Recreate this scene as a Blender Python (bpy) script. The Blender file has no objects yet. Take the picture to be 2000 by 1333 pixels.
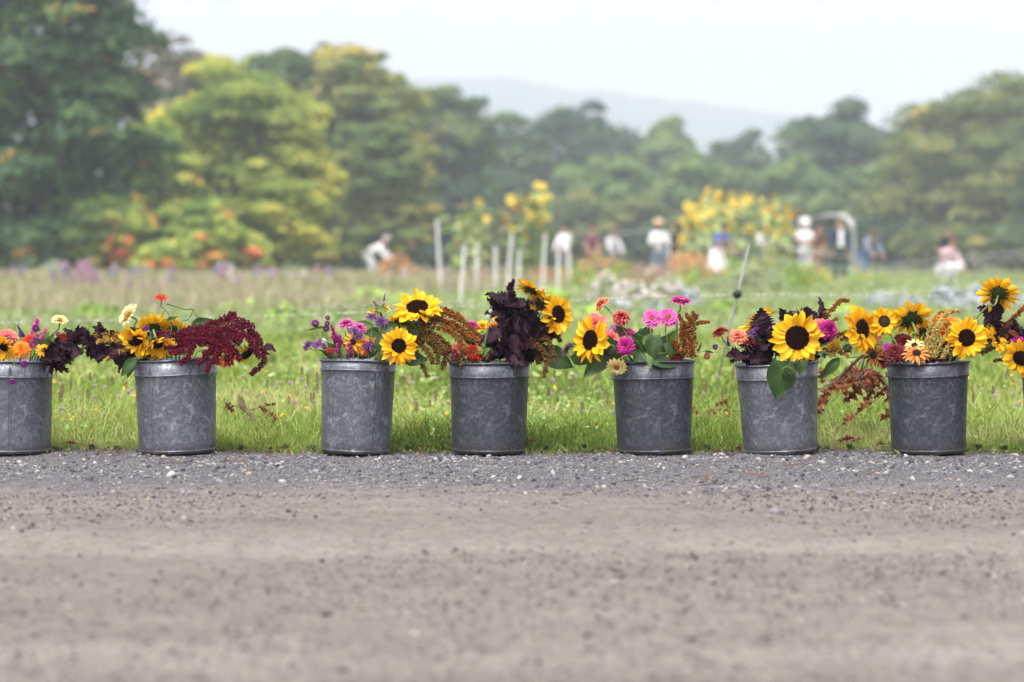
import bpy, bmesh, math, random
import numpy as np
from mathutils import Vector, Matrix, Quaternion, Euler, noise as mnoise
R_ = math.radians
rng = np.random.default_rng(7)
random.seed(7)
SC = bpy.context.scene
COL = SC.collection

# ---------------------------------------------------------------- camera, sky, sun, exposure
CAM_H = 0.58
FPX = 85 / 36 * 2000            # focal length in photo pixels
HORIZON = 512.0
PITCH = math.atan((666.5 - HORIZON) / FPX)
cam_d = bpy.data.cameras.new('camera')
cam_d.lens = 85; cam_d.sensor_width = 36; cam_d.sensor_fit = 'HORIZONTAL'
cam_d.clip_start = 0.05; cam_d.clip_end = 5000
cam_d.dof.use_dof = True; cam_d.dof.focus_distance = 7.24; cam_d.dof.aperture_fstop = 2.8
cam_d.dof.aperture_blades = 0
cam = bpy.data.objects.new('camera', cam_d); COL.objects.link(cam)
cam.location = (0, 0, CAM_H); cam.rotation_euler = (math.pi / 2 - PITCH, 0, 0)
SC.camera = cam

SUN_EL, SUN_AZ = R_(58), R_(200)      # azimuth measured clockwise from +Y
world = bpy.data.worlds.new('World'); SC.world = world; world.use_nodes = True
wn = world.node_tree; wn.nodes.clear()
w_out = wn.nodes.new('ShaderNodeOutputWorld'); w_bg = wn.nodes.new('ShaderNodeBackground')
w_sky = wn.nodes.new('ShaderNodeTexSky'); w_hsv = wn.nodes.new('ShaderNodeHueSaturation')
w_sky.sky_type = 'NISHITA'; w_sky.sun_disc = False
w_sky.sun_elevation = SUN_EL; w_sky.sun_rotation = SUN_AZ
w_sky.air_density = 1.0; w_sky.dust_density = 6.0; w_sky.ozone_density = 1.0
w_hsv.inputs['Saturation'].default_value = 0.14      # a closed cloud deck: nearly colourless
w_tint = wn.nodes.new('ShaderNodeMix'); w_tint.data_type = 'RGBA'; w_tint.blend_type = 'MULTIPLY'; w_tint.inputs['Factor'].default_value = 1
w_tint.inputs['B'].default_value = (1.06, 1.015, 1.045, 1)
wn.links.new(w_sky.outputs[0], w_hsv.inputs['Color']); wn.links.new(w_hsv.outputs[0], w_tint.inputs['A']); 
w_tc = wn.nodes.new('ShaderNodeTexCoord'); w_map = wn.nodes.new('ShaderNodeMapping'); w_map.inputs['Scale'].default_value = (1, 1, 3.5)
w_nz = wn.nodes.new('ShaderNodeTexNoise'); w_nz.inputs['Scale'].default_value = 2.2; w_nz.inputs['Detail'].default_value = 4
w_mr = wn.nodes.new('ShaderNodeMapRange'); w_mr.inputs[1].default_value = .3; w_mr.inputs[2].default_value = .7; w_mr.inputs[3].default_value = .93; w_mr.inputs[4].default_value = 1.07
w_cl = wn.nodes.new('ShaderNodeMix'); w_cl.data_type = 'RGBA'; w_cl.blend_type = 'MULTIPLY'; w_cl.inputs['Factor'].default_value = 1       # faint unevenness of the cloud deck
wn.links.new(w_tc.outputs['Generated'], w_map.inputs[0]); wn.links.new(w_map.outputs[0], w_nz.inputs['Vector']); wn.links.new(w_nz.outputs['Fac'], w_mr.inputs[0])
wn.links.new(w_tint.outputs['Result'], w_cl.inputs['A']); wn.links.new(w_mr.outputs[0], w_cl.inputs['B']); wn.links.new(w_cl.outputs['Result'], w_bg.inputs[0])
w_bg.inputs[1].default_value = 0.15
wn.links.new(w_bg.outputs[0], w_out.inputs[0])
sun_d = bpy.data.lights.new('sun', 'SUN'); sun_d.energy = 1.1; sun_d.angle = R_(25); sun_d.color = (1, .97, .93)
sun = bpy.data.objects.new('sun', sun_d); COL.objects.link(sun)
_sd = Vector((math.sin(SUN_AZ) * math.cos(SUN_EL), math.cos(SUN_AZ) * math.cos(SUN_EL), math.sin(SUN_EL)))
sun.rotation_euler = _sd.to_track_quat('Z', 'Y').to_euler(); sun.location = (0, 0, 60)
SC.view_settings.view_transform = 'Standard'; SC.view_settings.look = 'None'
SC.view_settings.gamma = 1; SC.view_settings.use_curve_mapping = False
SC.view_settings.exposure = 1.08
SC.cycles.volume_bounces = 2; SC.cycles.max_bounces = 8; SC.cycles.diffuse_bounces = 3
SC.cycles.transmission_bounces = 4; SC.cycles.use_denoising = True; SC.cycles.caustics_reflective = False
SC.cycles.sample_clamp_indirect = 6.0

# ---------------------------------------------------------------- helpers
def P(px, py, Y):
    """world point at forward distance Y that the photo shows at (px, py)"""
    u = (px - 1000) / FPX; v = (666.5 - py) / FPX
    t = Y / (math.cos(PITCH) + v * math.sin(PITCH))
    return Vector((u * t, Y, CAM_H + (v * math.cos(PITCH) - math.sin(PITCH)) * t))
def GY(py): return CAM_H * FPX / (py - HORIZON)      # distance of flat ground seen at row py

def tag(o, label=None, cat=None, group=None, kind=None):
    if label: o['label'] = label
    if cat: o['category'] = cat
    if group: o['group'] = group
    if kind: o['kind'] = kind
    return o
def thing(name, label, cat, loc=(0, 0, 0), rz=0, group=None):
    o = bpy.data.objects.new(name, None); o.empty_display_size = .05; COL.objects.link(o)
    o.location = loc; o.rotation_euler = (0, 0, rz)
    return tag(o, label, cat, group)
def link(name, me, mat, parent=None, mw=None):
    o = bpy.data.objects.new(name, me); COL.objects.link(o)
    if len(me.materials) == 0: me.materials.append(None)
    o.material_slots[0].link = 'OBJECT'; o.material_slots[0].material = mat
    if parent is not None: o.parent = parent
    if mw is not None: o.matrix_basis = mw
    return o
def copy_tree(o, parent=None):
    c = o.copy(); COL.objects.link(c)
    if parent is not None: c.parent = parent
    for ch in o.children: copy_tree(ch, c)
    return c
def mesh(V, F, rnd=None, uv=None, smooth=True, name='mesh'):
    me = bpy.data.meshes.new(name)
    me.from_pydata([tuple(v) for v in V], [], [tuple(f) for f in F])
    if smooth: me.polygons.foreach_set('use_smooth', [True] * len(me.polygons))
    if rnd is not None:
        a = me.attributes.new('rnd', 'FLOAT', 'POINT'); a.data.foreach_set('value', np.asarray(rnd, dtype=np.float32))
    if uv is not None:
        l = me.uv_layers.new(name='UVMap'); vi = np.empty(len(me.loops), dtype=np.int32)
        me.loops.foreach_get('vertex_index', vi)
        l.data.foreach_set('uv', np.asarray(uv, dtype=np.float32)[vi].ravel())
    me.update(); return me
def fast_mesh(V, F, rnd=None, smooth=False, name='mesh'):
    """V (n,3); F (m,k) with a constant k"""
    V = np.asarray(V, dtype=np.float32); F = np.asarray(F, dtype=np.int32); m, k = F.shape
    me = bpy.data.meshes.new(name)
    me.vertices.add(len(V)); me.vertices.foreach_set('co', V.ravel())
    me.loops.add(m * k); me.loops.foreach_set('vertex_index', F.ravel())
    me.polygons.add(m); me.polygons.foreach_set('loop_start', np.arange(0, m * k, k, dtype=np.int32))
    me.polygons.foreach_set('loop_total', np.full(m, k, dtype=np.int32))
    if smooth: me.polygons.foreach_set('use_smooth', np.ones(m, dtype=bool))
    if rnd is not None:
        a = me.attributes.new('rnd', 'FLOAT', 'POINT'); a.data.foreach_set('value', np.asarray(rnd, dtype=np.float32))
    me.update(calc_edges=True); me.validate(); return me
def vnoise(x, y, seed=0):
    """value noise on arrays, about -1..1"""
    xi = np.floor(x).astype(np.int64); yi = np.floor(y).astype(np.int64)
    fx = x - xi; fy = y - yi; fx = fx * fx * (3 - 2 * fx); fy = fy * fy * (3 - 2 * fy)
    def h(a, b):
        n = (a * 374761393 + b * 668265263 + seed * 144665) & 0xffffffff
        n = ((n ^ (n >> 13)) * 1274126177) & 0xffffffff
        return ((n ^ (n >> 16)) & 0xffff) / 32767.5 - 1
    return (h(xi, yi) * (1 - fx) * (1 - fy) + h(xi + 1, yi) * fx * (1 - fy)
            + h(xi, yi + 1) * (1 - fx) * fy + h(xi + 1, yi + 1) * fx * fy)

class MB:
    def __init__(s): s.V = []; s.F = []; s.r = []; s.uv = []
    def add(s, V, F, r=0.5, uv=None):
        k = len(s.V); s.V += [Vector(v) for v in V]; s.F += [tuple(i + k for i in f) for f in F]
        s.r += (list(r) if hasattr(r, '__len__') else [r] * len(V))
        s.uv += (uv if uv else [(0.5, 0.5)] * len(V))
    def tube(s, pts, rad, n=6, r=0.5, cap=True):
        pts = [Vector(p) for p in pts]; m = len(pts)
        if not hasattr(rad, '__len__'): rad = [rad] * m
        V = []; F = []; up = Vector((.31, .2, .93))
        prev = None
        for i, p in enumerate(pts):
            d = (pts[min(i + 1, m - 1)] - pts[max(i - 1, 0)])
            if d.length < 1e-9: d = Vector((0, 0, 1))
            d.normalize()
            a = (prev - d * prev.dot(d)) if prev is not None else d.cross(up)
            if a.length < 1e-5: a = d.orthogonal()
            a.normalize(); b = d.cross(a); prev = a
            for k in range(n):
                t = 2 * math.pi * k / n
                V.append(p + (a * math.cos(t) + b * math.sin(t)) * rad[i])
        for i in range(m - 1):
            for k in range(n):
                F.append((i * n + k, i * n + (k + 1) % n, (i + 1) * n + (k + 1) % n, (i + 1) * n + k))
        if cap: F.append(tuple(range(n))[::-1]); F.append(tuple((m - 1) * n + k for k in range(n)))
        s.add(V, F, r)
    def blob(s, c, r3, rot=None, jit=.2, r=None):
        c = Vector(c); O = [(1, 0, 0), (-1, 0, 0), (0, 1, 0), (0, -1, 0), (0, 0, 1), (0, 0, -1)]
        V = []
        for o in O:
            v = Vector((o[0] * r3[0], o[1] * r3[1], o[2] * r3[2])) * (1 + random.uniform(-jit, jit))
            V.append(c + (rot @ v if rot else v))
        s.add(V, [(0, 2, 4), (2, 1, 4), (1, 3, 4), (3, 0, 4), (2, 0, 5), (1, 2, 5), (3, 1, 5), (0, 3, 5)],
              random.random() if r is None else r)
    def box(s, c, d, rot=None, r=.5):
        c = Vector(c); V = []
        for z in (-1, 1):
            for x, y in ((-1, -1), (1, -1), (1, 1), (-1, 1)):
                v = Vector((x * d[0] / 2, y * d[1] / 2, z * d[2] / 2)); V.append(c + (rot @ v if rot else v))
        s.add(V, [(3, 2, 1, 0), (4, 5, 6, 7), (0, 1, 5, 4), (1, 2, 6, 5), (2, 3, 7, 6), (3, 0, 4, 7)], r)
    def lathe(s, prof, n=32, r=.5, close=False):
        V = []; F = []; m = len(prof)
        for (rr, z) in prof:
            for k in range(n):
                t = 2 * math.pi * k / n; V.append((rr * math.cos(t), rr * math.sin(t), z))
        for i in range(m if close else m - 1):
            j = (i + 1) % m
            for k in range(n): F.append((i * n + k, i * n + (k + 1) % n, j * n + (k + 1) % n, j * n + k))
        s.add(V, F, r)
    def mesh(s, smooth=True, name='mesh', xf=None):
        V = [xf @ v for v in s.V] if xf else s.V
        return mesh(V, s.F, s.r, s.uv, smooth, name)
def bez(p0, p1, p2, p3, n=8):
    return [p0 * (1 - t) ** 3 + p1 * 3 * t * (1 - t) ** 2 + p2 * 3 * t * t * (1 - t) + p3 * t ** 3 for t in (i / n for i in range(n + 1))]
def smooth_path(pts, n=6):
    """Catmull-Rom through pts"""
    pts = [Vector(p) for p in pts]
    if len(pts) < 3: return [pts[0].lerp(pts[-1], i / n) for i in range(n + 1)]
    q = [2 * pts[0] - pts[1]] + pts + [2 * pts[-1] - pts[-2]]; out = []
    for i in range(1, len(q) - 2):
        for k in range(n):
            t = k / n; a, b, c, d = q[i - 1], q[i], q[i + 1], q[i + 2]
            out.append(.5 * (2 * b + (c - a) * t + (2 * a - 5 * b + 4 * c - d) * t * t + (3 * b - a - 3 * c + d) * t ** 3))
    out.append(pts[-1]); return out
def V3(p): return Vector(p)

# ---------------------------------------------------------------- materials
def nodes(name):
    m = bpy.data.materials.new(name); m.use_nodes = True; nt = m.node_tree; nt.nodes.clear()
    return m, nt, nt.nodes.new, nt.links.new
def ramp(nt, fac, cols):
    n = nt.nodes.new('ShaderNodeValToRGB'); nt.links.new(fac, n.inputs[0])
    els = n.color_ramp.elements
    while len(els) < len(cols): els.new(.5)
    for i, c in enumerate(cols):
        if len(c) == 2: els[i].position = c[0]; c = c[1]
        else: els[i].position = i / max(1, len(cols) - 1)
        els[i].color = (*c, 1)
    return n.outputs[0]
def math_(nt, op, a, b=None, clamp=False):
    n = nt.nodes.new('ShaderNodeMath'); n.operation = op; n.use_clamp = clamp
    for i, x in enumerate((a, b)):
        if x is None: continue
        if isinstance(x, (int, float)): n.inputs[i].default_value = x
        else: nt.links.new(x, n.inputs[i])
    return n.outputs[0]
def noise_(nt, vec, scale, detail=3, rough=.55):
    n = nt.nodes.new('ShaderNodeTexNoise'); n.inputs['Scale'].default_value = scale
    n.inputs['Detail'].default_value = detail; n.inputs['Roughness'].default_value = rough
    if vec is not None: nt.links.new(vec, n.inputs['Vector'])
    return n.outputs['Fac']
def pmat(name, cols, rough=.55, trans=0.0, nscale=30, w=(.5, .35, .15), spec=.3, bump=0, streak=False, vein=0):
    """plant matter: colour ramp over (per-vertex rnd, noise, per-object random); trans adds light passing through"""
    m, nt, N, L = nodes(name)
    tc = N('ShaderNodeTexCoord'); at = N('ShaderNodeAttribute'); at.attribute_name = 'rnd'; oi = N('ShaderNodeObjectInfo')
    vec = tc.outputs['Object']
    if streak:
        mp = N('ShaderNodeMapping'); L(tc.outputs['UV'], mp.inputs[0]); mp.inputs['Scale'].default_value = (1.2, 9, 1); vec = mp.outputs[0]
    nz = noise_(nt, vec, 2.5 if streak else nscale)
    nz = math_(nt, 'MULTIPLY_ADD', nz, 1.8); nt.nodes[-1].inputs[2].default_value = -.4
    f = math_(nt, 'ADD', math_(nt, 'ADD', math_(nt, 'MULTIPLY', at.outputs['Fac'], w[0]), math_(nt, 'MULTIPLY', nz, w[1])),
              math_(nt, 'MULTIPLY', oi.outputs['Random'], w[2]), True)
    c = ramp(nt, f, cols)
    if vein:
        su = N('ShaderNodeSeparateXYZ'); L(tc.outputs['UV'], su.inputs[0]); du = math_(nt, 'ABSOLUTE', math_(nt, 'SUBTRACT', su.outputs['X'], .5))
        fr = math_(nt, 'FRACT', math_(nt, 'MULTIPLY', math_(nt, 'SUBTRACT', su.outputs['Y'], math_(nt, 'MULTIPLY', du, .7)), 6.5))
        vm = math_(nt, 'MAXIMUM', math_(nt, 'LESS_THAN', du, .022), math_(nt, 'MULTIPLY', math_(nt, 'LESS_THAN', fr, .10), .6))
        vx = N('ShaderNodeMix'); vx.data_type = 'RGBA'; L(math_(nt, 'MULTIPLY', vm, vein), vx.inputs['Factor']); L(c, vx.inputs['A']); vx.inputs['B'].default_value = (*cols[-1][1], 1); c = vx.outputs['Result']
    b = N('ShaderNodeBsdfPrincipled'); L(c, b.inputs['Base Color']); b.inputs['Roughness'].default_value = rough
    b.inputs['Specular IOR Level'].default_value = spec
    if bump:
        bn = N('ShaderNodeBump'); bn.inputs['Strength'].default_value = bump; bn.inputs['Distance'].default_value = .002
        L(nz, bn.inputs['Height']); L(bn.outputs[0], b.inputs['Normal'])
    out = N('ShaderNodeOutputMaterial'); sh = b.outputs[0]
    if trans:
        t = N('ShaderNodeBsdfTranslucent'); L(c, t.inputs[0]); mx = N('ShaderNodeMixShader'); mx.inputs[0].default_value = trans
        L(sh, mx.inputs[1]); L(t.outputs[0], mx.inputs[2]); sh = mx.outputs[0]
    L(sh, out.inputs[0]); return m
def flat(name, c, rough=.6, spec=.3, metal=0, nscale=12, var=.25):
    """plain surface with a little mottling"""
    m, nt, N, L = nodes(name)
    tc = N('ShaderNodeTexCoord'); nz = noise_(nt, tc.outputs['Object'], nscale)
    col = ramp(nt, nz, [(.3, tuple(x * (1 - var) for x in c)), (.7, tuple(min(1, x * (1 + var)) for x in c))])
    b = N('ShaderNodeBsdfPrincipled'); L(col, b.inputs['Base Color']); b.inputs['Roughness'].default_value = rough
    b.inputs['Specular IOR Level'].default_value = spec; b.inputs['Metallic'].default_value = metal
    out = N('ShaderNodeOutputMaterial'); L(b.outputs[0], out.inputs[0]); return m
# ================================================================ SETTING
M = {}
# ---- road: fine relief near the camera, coarse further off
def zedge(x): return 7.36 + .05 * vnoise(x * 1.5, x * 0, 3) + .03 * vnoise(x * 6, x * 0, 4) + .02 * vnoise(x * 19, x * 0, 5)
def grid_mesh(xs, ys, zf, name):
    X, Y = np.meshgrid(xs, ys); Z = zf(X, Y)
    V = np.stack([X, Y, Z], -1).reshape(-1, 3); nx, ny = len(xs), len(ys)
    i = np.arange(nx - 1)[None, :] + np.arange(ny - 1)[:, None] * nx; i = i.ravel()
    return fast_mesh(V, np.stack([i, i + 1, i + nx + 1, i + nx], -1), smooth=True, name=name)
def road_z(X, Y):
    near = np.clip((2.6 - np.abs(X)) * 4, 0, 1)
    z = .004 * vnoise(X * .8, Y * 3.1, 11) + .0035 * vnoise(X * 3, Y * 9, 12)
    lump = vnoise(X * 13, Y * 19, 13); z = z + near * .0036 * lump
    z = z + near * .0032 * vnoise(X * 37, Y * 45, 14) + near * .0022 * vnoise(X * 80, Y * 80, 15)
    return z
xs = np.concatenate([np.linspace(-60, -3, 30), np.arange(-2.9, 2.9, .0125), np.linspace(3, 60, 30)])
ys = np.concatenate([np.linspace(-6, 2.6, 14), np.arange(2.7, 7.5, .0135)])
def road_nodes():
    m, nt, N, L = nodes('gravel_road')
    tc = N('ShaderNodeTexCoord'); mp = N('ShaderNodeMapping'); mp.inputs['Scale'].default_value = (.28, 2.0, 1); L(tc.outputs['Object'], mp.inputs[0])
    band = noise_(nt, mp.outputs[0], 1.1, 4, .6)
    mp2 = N('ShaderNodeMapping'); mp2.inputs['Scale'].default_value = (1, 1.7, 1); L(tc.outputs['Object'], mp2.inputs[0])
    band2 = noise_(nt, mp2.outputs[0], 3.2, 5, .65)
    f = math_(nt, 'ADD', math_(nt, 'MULTIPLY', band, .55), math_(nt, 'MULTIPLY', band2, .45))
    sepb = N('ShaderNodeSeparateXYZ'); L(tc.outputs['Object'], sepb.inputs[0]); wob = math_(nt, 'ADD', sepb.outputs['Y'], math_(nt, 'MULTIPLY', band, .35)); ruts = math_(nt, 'SINE', math_(nt, 'MULTIPLY', wob, 5.2))
    f = math_(nt, 'ADD', f, math_(nt, 'MULTIPLY', ruts, .06))
    c1 = ramp(nt, f, [(.3, (.142, .131, .115)), (.5, (.188, .175, .155)), (.72, (.25, .235, .211))])
    # loose crushed stone along the verge: greyer
    sep = N('ShaderNodeSeparateXYZ'); L(tc.outputs['Object'], sep.inputs[0])
    edge = math_(nt, 'ADD', sep.outputs['Y'], math_(nt, 'MULTIPLY', math_(nt, 'SUBTRACT', band2, .5), 1.3))
    mr = N('ShaderNodeMapRange'); mr.interpolation_type = 'SMOOTHSTEP'; L(edge, mr.inputs[0]); mr.inputs[1].default_value = 5.75; mr.inputs[2].default_value = 6.45
    grit = noise_(nt, tc.outputs['Object'], 190, 3, .7)
    c2 = ramp(nt, grit, [(.3, (.035, .035, .04)), (.5, (.115, .114, .12)), (.62, (.19, .183, .18)), (.75, (.38, .37, .36))])
    mx = N('ShaderNodeMix'); mx.data_type = 'RGBA'; L(mr.outputs[0], mx.inputs['Factor']); L(c1, mx.inputs['A']); L(c2, mx.inputs['B'])
    g2 = noise_(nt, tc.outputs['Object'], 120, 4, .75)
    sp = ramp(nt, g2, [(.34, (.5, .48, .48)), (.47, (1, 1, 1)), (.62, (1.0, 1.0, 1.0)), (.74, (1.35, 1.32, 1.3))])
    g3 = noise_(nt, tc.outputs['Object'], 26, 5, .8); sp3 = ramp(nt, g3, [(.34, (.68, .66, .66)), (.5, (1, 1, 1)), (.68, (1.16, 1.15, 1.14))])
    mu3 = N('ShaderNodeMix'); mu3.data_type = 'RGBA'; mu3.blend_type = 'MULTIPLY'; mu3.inputs['Factor'].default_value = 1; L(mx.outputs['Result'], mu3.inputs['A']); L(sp3, mu3.inputs['B']); mx = mu3
    mu = N('ShaderNodeMix'); mu.data_type = 'RGBA'; mu.blend_type = 'MULTIPLY'; mu.inputs['Factor'].default_value = 1
    L(mx.outputs['Result'], mu.inputs['A']); L(sp, mu.inputs['B'])
    b = N('ShaderNodeBsdfPrincipled'); L(mu.outputs['Result'], b.inputs['Base Color']); b.inputs['Roughness'].default_value = .92; b.inputs['Specular IOR Level'].default_value = .2
    bn = N('ShaderNodeBump'); bn.inputs['Strength'].default_value = .8; bn.inputs['Distance'].default_value = .004
    L(math_(nt, 'ADD', g2, math_(nt, 'MULTIPLY', grit, .6)), bn.inputs['Height']); L(bn.outputs[0], b.inputs['Normal'])
    out = N('ShaderNodeOutputMaterial'); L(b.outputs[0], out.inputs[0]); return m
M['road'] = road_nodes()
road = link('gravel_road', grid_mesh(xs, ys, road_z, 'gravel_road'), M['road']); tag(road, 'pale grey packed gravel road along the foreground', kind='structure')

# ---- meadow ground
def mead_z(X, Y):
    z = .03 * vnoise(X * .25, Y * .25, 21) + .015 * vnoise(X * 1.1, Y * 1.1, 22)
    z = z * np.clip((Y - 8) / 6, 0, 1) + np.where(Y > 7.42, .004, -.05)
    return z
xs = np.concatenate([np.linspace(-1650, -40, 16), np.linspace(-35, -7, 24), np.arange(-6, 6, .3), np.linspace(7, 35, 24), np.linspace(40, 1650, 16)])
ys = np.concatenate([np.linspace(-60, 5, 6), [6.8, 7.38, 7.44], np.arange(7.6, 20, .3), np.linspace(20.5, 120, 90), np.linspace(130, 1780, 40)])
def ground_nodes():
    m, nt, N, L = nodes('meadow_soil')
    tc = N('ShaderNodeTexCoord'); n1 = noise_(nt, tc.outputs['Object'], .35, 5); n2 = noise_(nt, tc.outputs['Object'], 18, 4)
    c = ramp(nt, math_(nt, 'ADD', math_(nt, 'MULTIPLY', n1, .5), math_(nt, 'MULTIPLY', n2, .5)),
             [(.3, (.05, .065, .022)), (.5, (.13, .17, .045)), (.7, (.26, .29, .11))])
    sep = N('ShaderNodeSeparateXYZ'); L(tc.outputs['Object'], sep.inputs[0]); mr = N('ShaderNodeMapRange'); L(sep.outputs['Y'], mr.inputs[0]); mr.inputs[1].default_value = 7.5; mr.inputs[2].default_value = 11
    mx = N('ShaderNodeMix'); mx.data_type = 'RGBA'; L(mr.outputs[0], mx.inputs['Factor']); mx.inputs['A'].default_value = (.10, .088, .055, 1); L(c, mx.inputs['B']); c = mx.outputs['Result']
    b = N('ShaderNodeBsdfPrincipled'); L(c, b.inputs['Base Color']); b.inputs['Roughness'].default_value = .95; b.inputs['Specular IOR Level'].default_value = .1
    out = N('ShaderNodeOutputMaterial'); L(b.outputs[0], out.inputs[0]); return m
meadow = link('meadow', grid_mesh(xs, ys, mead_z, 'meadow'), ground_nodes()); tag(meadow, 'flat green meadow reaching back to the tree line', kind='structure')

# ---- far wooded hill
hp = [(-700, 560), (-200, 330), (200, 260), (500, 215), (800, 160), (960, 153), (1060, 168), (1120, 180), (1180, 182), (1300, 200), (1450, 218), (1550, 232), (1700, 255), (1900, 300), (2300, 400), (3000, 560)]
def hill_z(X, Y):
    px = X / 1400 * FPX + 1000
    top = np.interp(px, [a for a, _ in hp], [(HORIZON - b) / FPX * 1400 for _, b in hp])
    prof = np.clip((Y - 950) / 450, 0, 1); prof = prof * prof * (3 - 2 * prof); prof = prof * np.where(Y > 1420, np.clip(1 - (Y - 1420) / 300, 0, 1), 1)
    return np.maximum(0, top) * prof + prof * (2.2 * vnoise(X * .06, Y * .06, 31) + 1.8 * vnoise(X * .14, Y * .13, 32)) - .5
hx = np.arange(-680, 681, 5.); hy = np.arange(940, 1740, 12.)
def hill_nodes():
    m, nt, N, L = nodes('wooded_hill')
    tc = N('ShaderNodeTexCoord'); n1 = noise_(nt, tc.outputs['Object'], .16, 6, .7)
    c = ramp(nt, n1, [(.3, (.02, .035, .018)), (.55, (.05, .075, .03)), (.75, (.1, .11, .045))])
    b = N('ShaderNodeBsdfPrincipled'); L(c, b.inputs['Base Color']); b.inputs['Roughness'].default_value = 1; b.inputs['Specular IOR Level'].default_value = 0
    out = N('ShaderNodeOutputMaterial'); L(b.outputs[0], out.inputs[0]); return m
tag(link('wooded_hill', grid_mesh(hx, hy, hill_z, 'wooded_hill'), hill_nodes()), 'distant wooded hill fading into mist', kind='structure')

# ---- haze
hb = MB(); hb.box((0, 860, 64), (3400, 1920, 130))
hm, nt, N, L = nodes('haze'); pv = N('ShaderNodeVolumePrincipled'); ho = N('ShaderNodeOutputMaterial')
pv.inputs['Color'].default_value = (.81, .865, 1, 1); pv.inputs['Density'].default_value = .00098; pv.inputs['Anisotropy'].default_value = .0
L(pv.outputs[0], ho.inputs['Volume'])
hz = link('haze', hb.mesh(False), hm); tag(hz, 'thin pale morning mist over the whole field', kind='stuff')

# ---- grass
def blades(pos, h, w, lean, n_seed, curl=.35):
    r = np.random.default_rng(n_seed); n = len(pos)
    a = r.uniform(0, 2 * np.pi, n); side = np.stack([np.cos(a), np.sin(a), np.zeros(n)], 1)
    b = r.uniform(0, 2 * np.pi, n); ld = np.stack([np.cos(b), np.sin(b), np.zeros(n)], 1) * (lean * r.uniform(.2, 1.6, n) * h)[:, None]
    up = np.zeros((n, 3)); up[:, 2] = h; hw = side * (w / 2)[:, None]
    p1 = pos + ld * .3 + up * .55; p2 = pos + ld * 1.0 + up * (1 - curl * r.uniform(0, 1, n))[:, None]
    V = np.stack([pos - hw, pos + hw, p1 - hw * .8, p1 + hw * .8, p2], 1).reshape(-1, 3)
    k = (np.arange(n) * 5)[:, None]
    F = np.concatenate([k + np.array([[0, 1, 3]]), k + np.array([[0, 3, 2]]), k + np.array([[2, 3, 4]])], 0)
    return V, F
def field(y0, y1, dens, hf, wf, lean, seed, x_margin=1.25):
    """blades scattered over the part of the meadow between two distances"""
    r = np.random.default_rng(seed); Vs = []; Fs = []; Rs = []; k = 0
    area = (y1 + y0) * (1000 / FPX) * x_margin * (y1 - y0); n = int(area * dens)
    y = np.sqrt(r.uniform(y0 ** 2, y1 ** 2, n)); x = r.uniform(-1, 1, n) * y * (1000 / FPX) * x_margin
    keep = y > zedge(x) + .0; x, y = x[keep], y[keep]; n = len(x)
    z = np.maximum(mead_z(x, y), 0) - .004; h = hf(x, y, r.uniform(0, 1, n)); w = wf(x, y) * r.uniform(.6, 1.3, n)
    V, F = blades(np.stack([x, y, z], 1), h, w, lean, seed + 1)
    cl = .48 + .34 * vnoise(x * .9, y * .9, 41) + .22 * vnoise(x * 3.2, y * 3.2, 42) + r.normal(0, .17, n)
    cl = np.where((vnoise(x * 2.1, y * 2.1, 43) > .45) & (r.uniform(0, 1, n) < .55), .9 + r.normal(0, .06, n), cl)      # dry patches
    return V, F, np.repeat(np.clip(cl, 0, 1), 5)
def merge(parts):
    k = 0; V = []; F = []; R = []
    for v, f, r in parts: V.append(v); F.append(f + k); R.append(r); k += len(v)
    return np.concatenate(V), np.concatenate(F), np.concatenate(R)
GC = [(.0, (0.047, 0.071, 0.014)), (.22, (0.130, 0.195, 0.026)), (.48, (0.224, 0.336, 0.050)), (.68, (0.354, 0.460, 0.100)), (.86, (0.496, 0.496, 0.212)), (1, (0.590, 0.448, 0.260))]
M['grass'] = pmat('grass', GC, .55, .38, 5, (.85, .15, 0))
def patch(x, y): return .6 + .5 * vnoise(x * 1.6, y * 1.6, 55)
near_h = lambda x, y, u: np.clip((y - zedge(x)) / .45, .0, 1) * (.03 + .12 * u ** 1.6 * patch(x, y)) + .012 + .022 * u
g = merge([field(7.30, 7.62, 16000, lambda x, y, u: .010 + .03 * u ** 2, lambda x, y: .0032, 1.1, 107), field(7.35, 8.1, 9000, near_h, lambda x, y: .0035, .75, 101),
           field(8.1, 10.5, 2600, lambda x, y, u: .04 + .15 * u ** 1.5 * patch(x, y), lambda x, y: .005, .7, 102),
           field(10.5, 18, 620, lambda x, y, u: .06 + .13 * u * patch(x, y), lambda x, y: .011, .75, 103)])
tag(link('short_grass', fast_mesh(*g), M['grass']), 'short bright green verge grass behind the buckets', kind='stuff')
M['grass_far'] = pmat('grass_far', [(.0, (.12, .17, .05)), (.35, (.24, .32, .11)), (.7, (.38, .44, .21)), (1, (.46, .44, .3))], .6, .35, .4, (.5, .5, 0))
g = merge([field(18, 34, 170, lambda x, y, u: .07 + .16 * u, lambda x, y: .022, .7, 104, 1.15),
           field(34, 80, 40, lambda x, y, u: .08 + .16 * u, lambda x, y: .05, .7, 105, 1.1)])
tag(link('meadow_grass', fast_mesh(*g), M['grass_far']), 'pale green grass across the middle of the field', kind='stuff')
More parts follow.
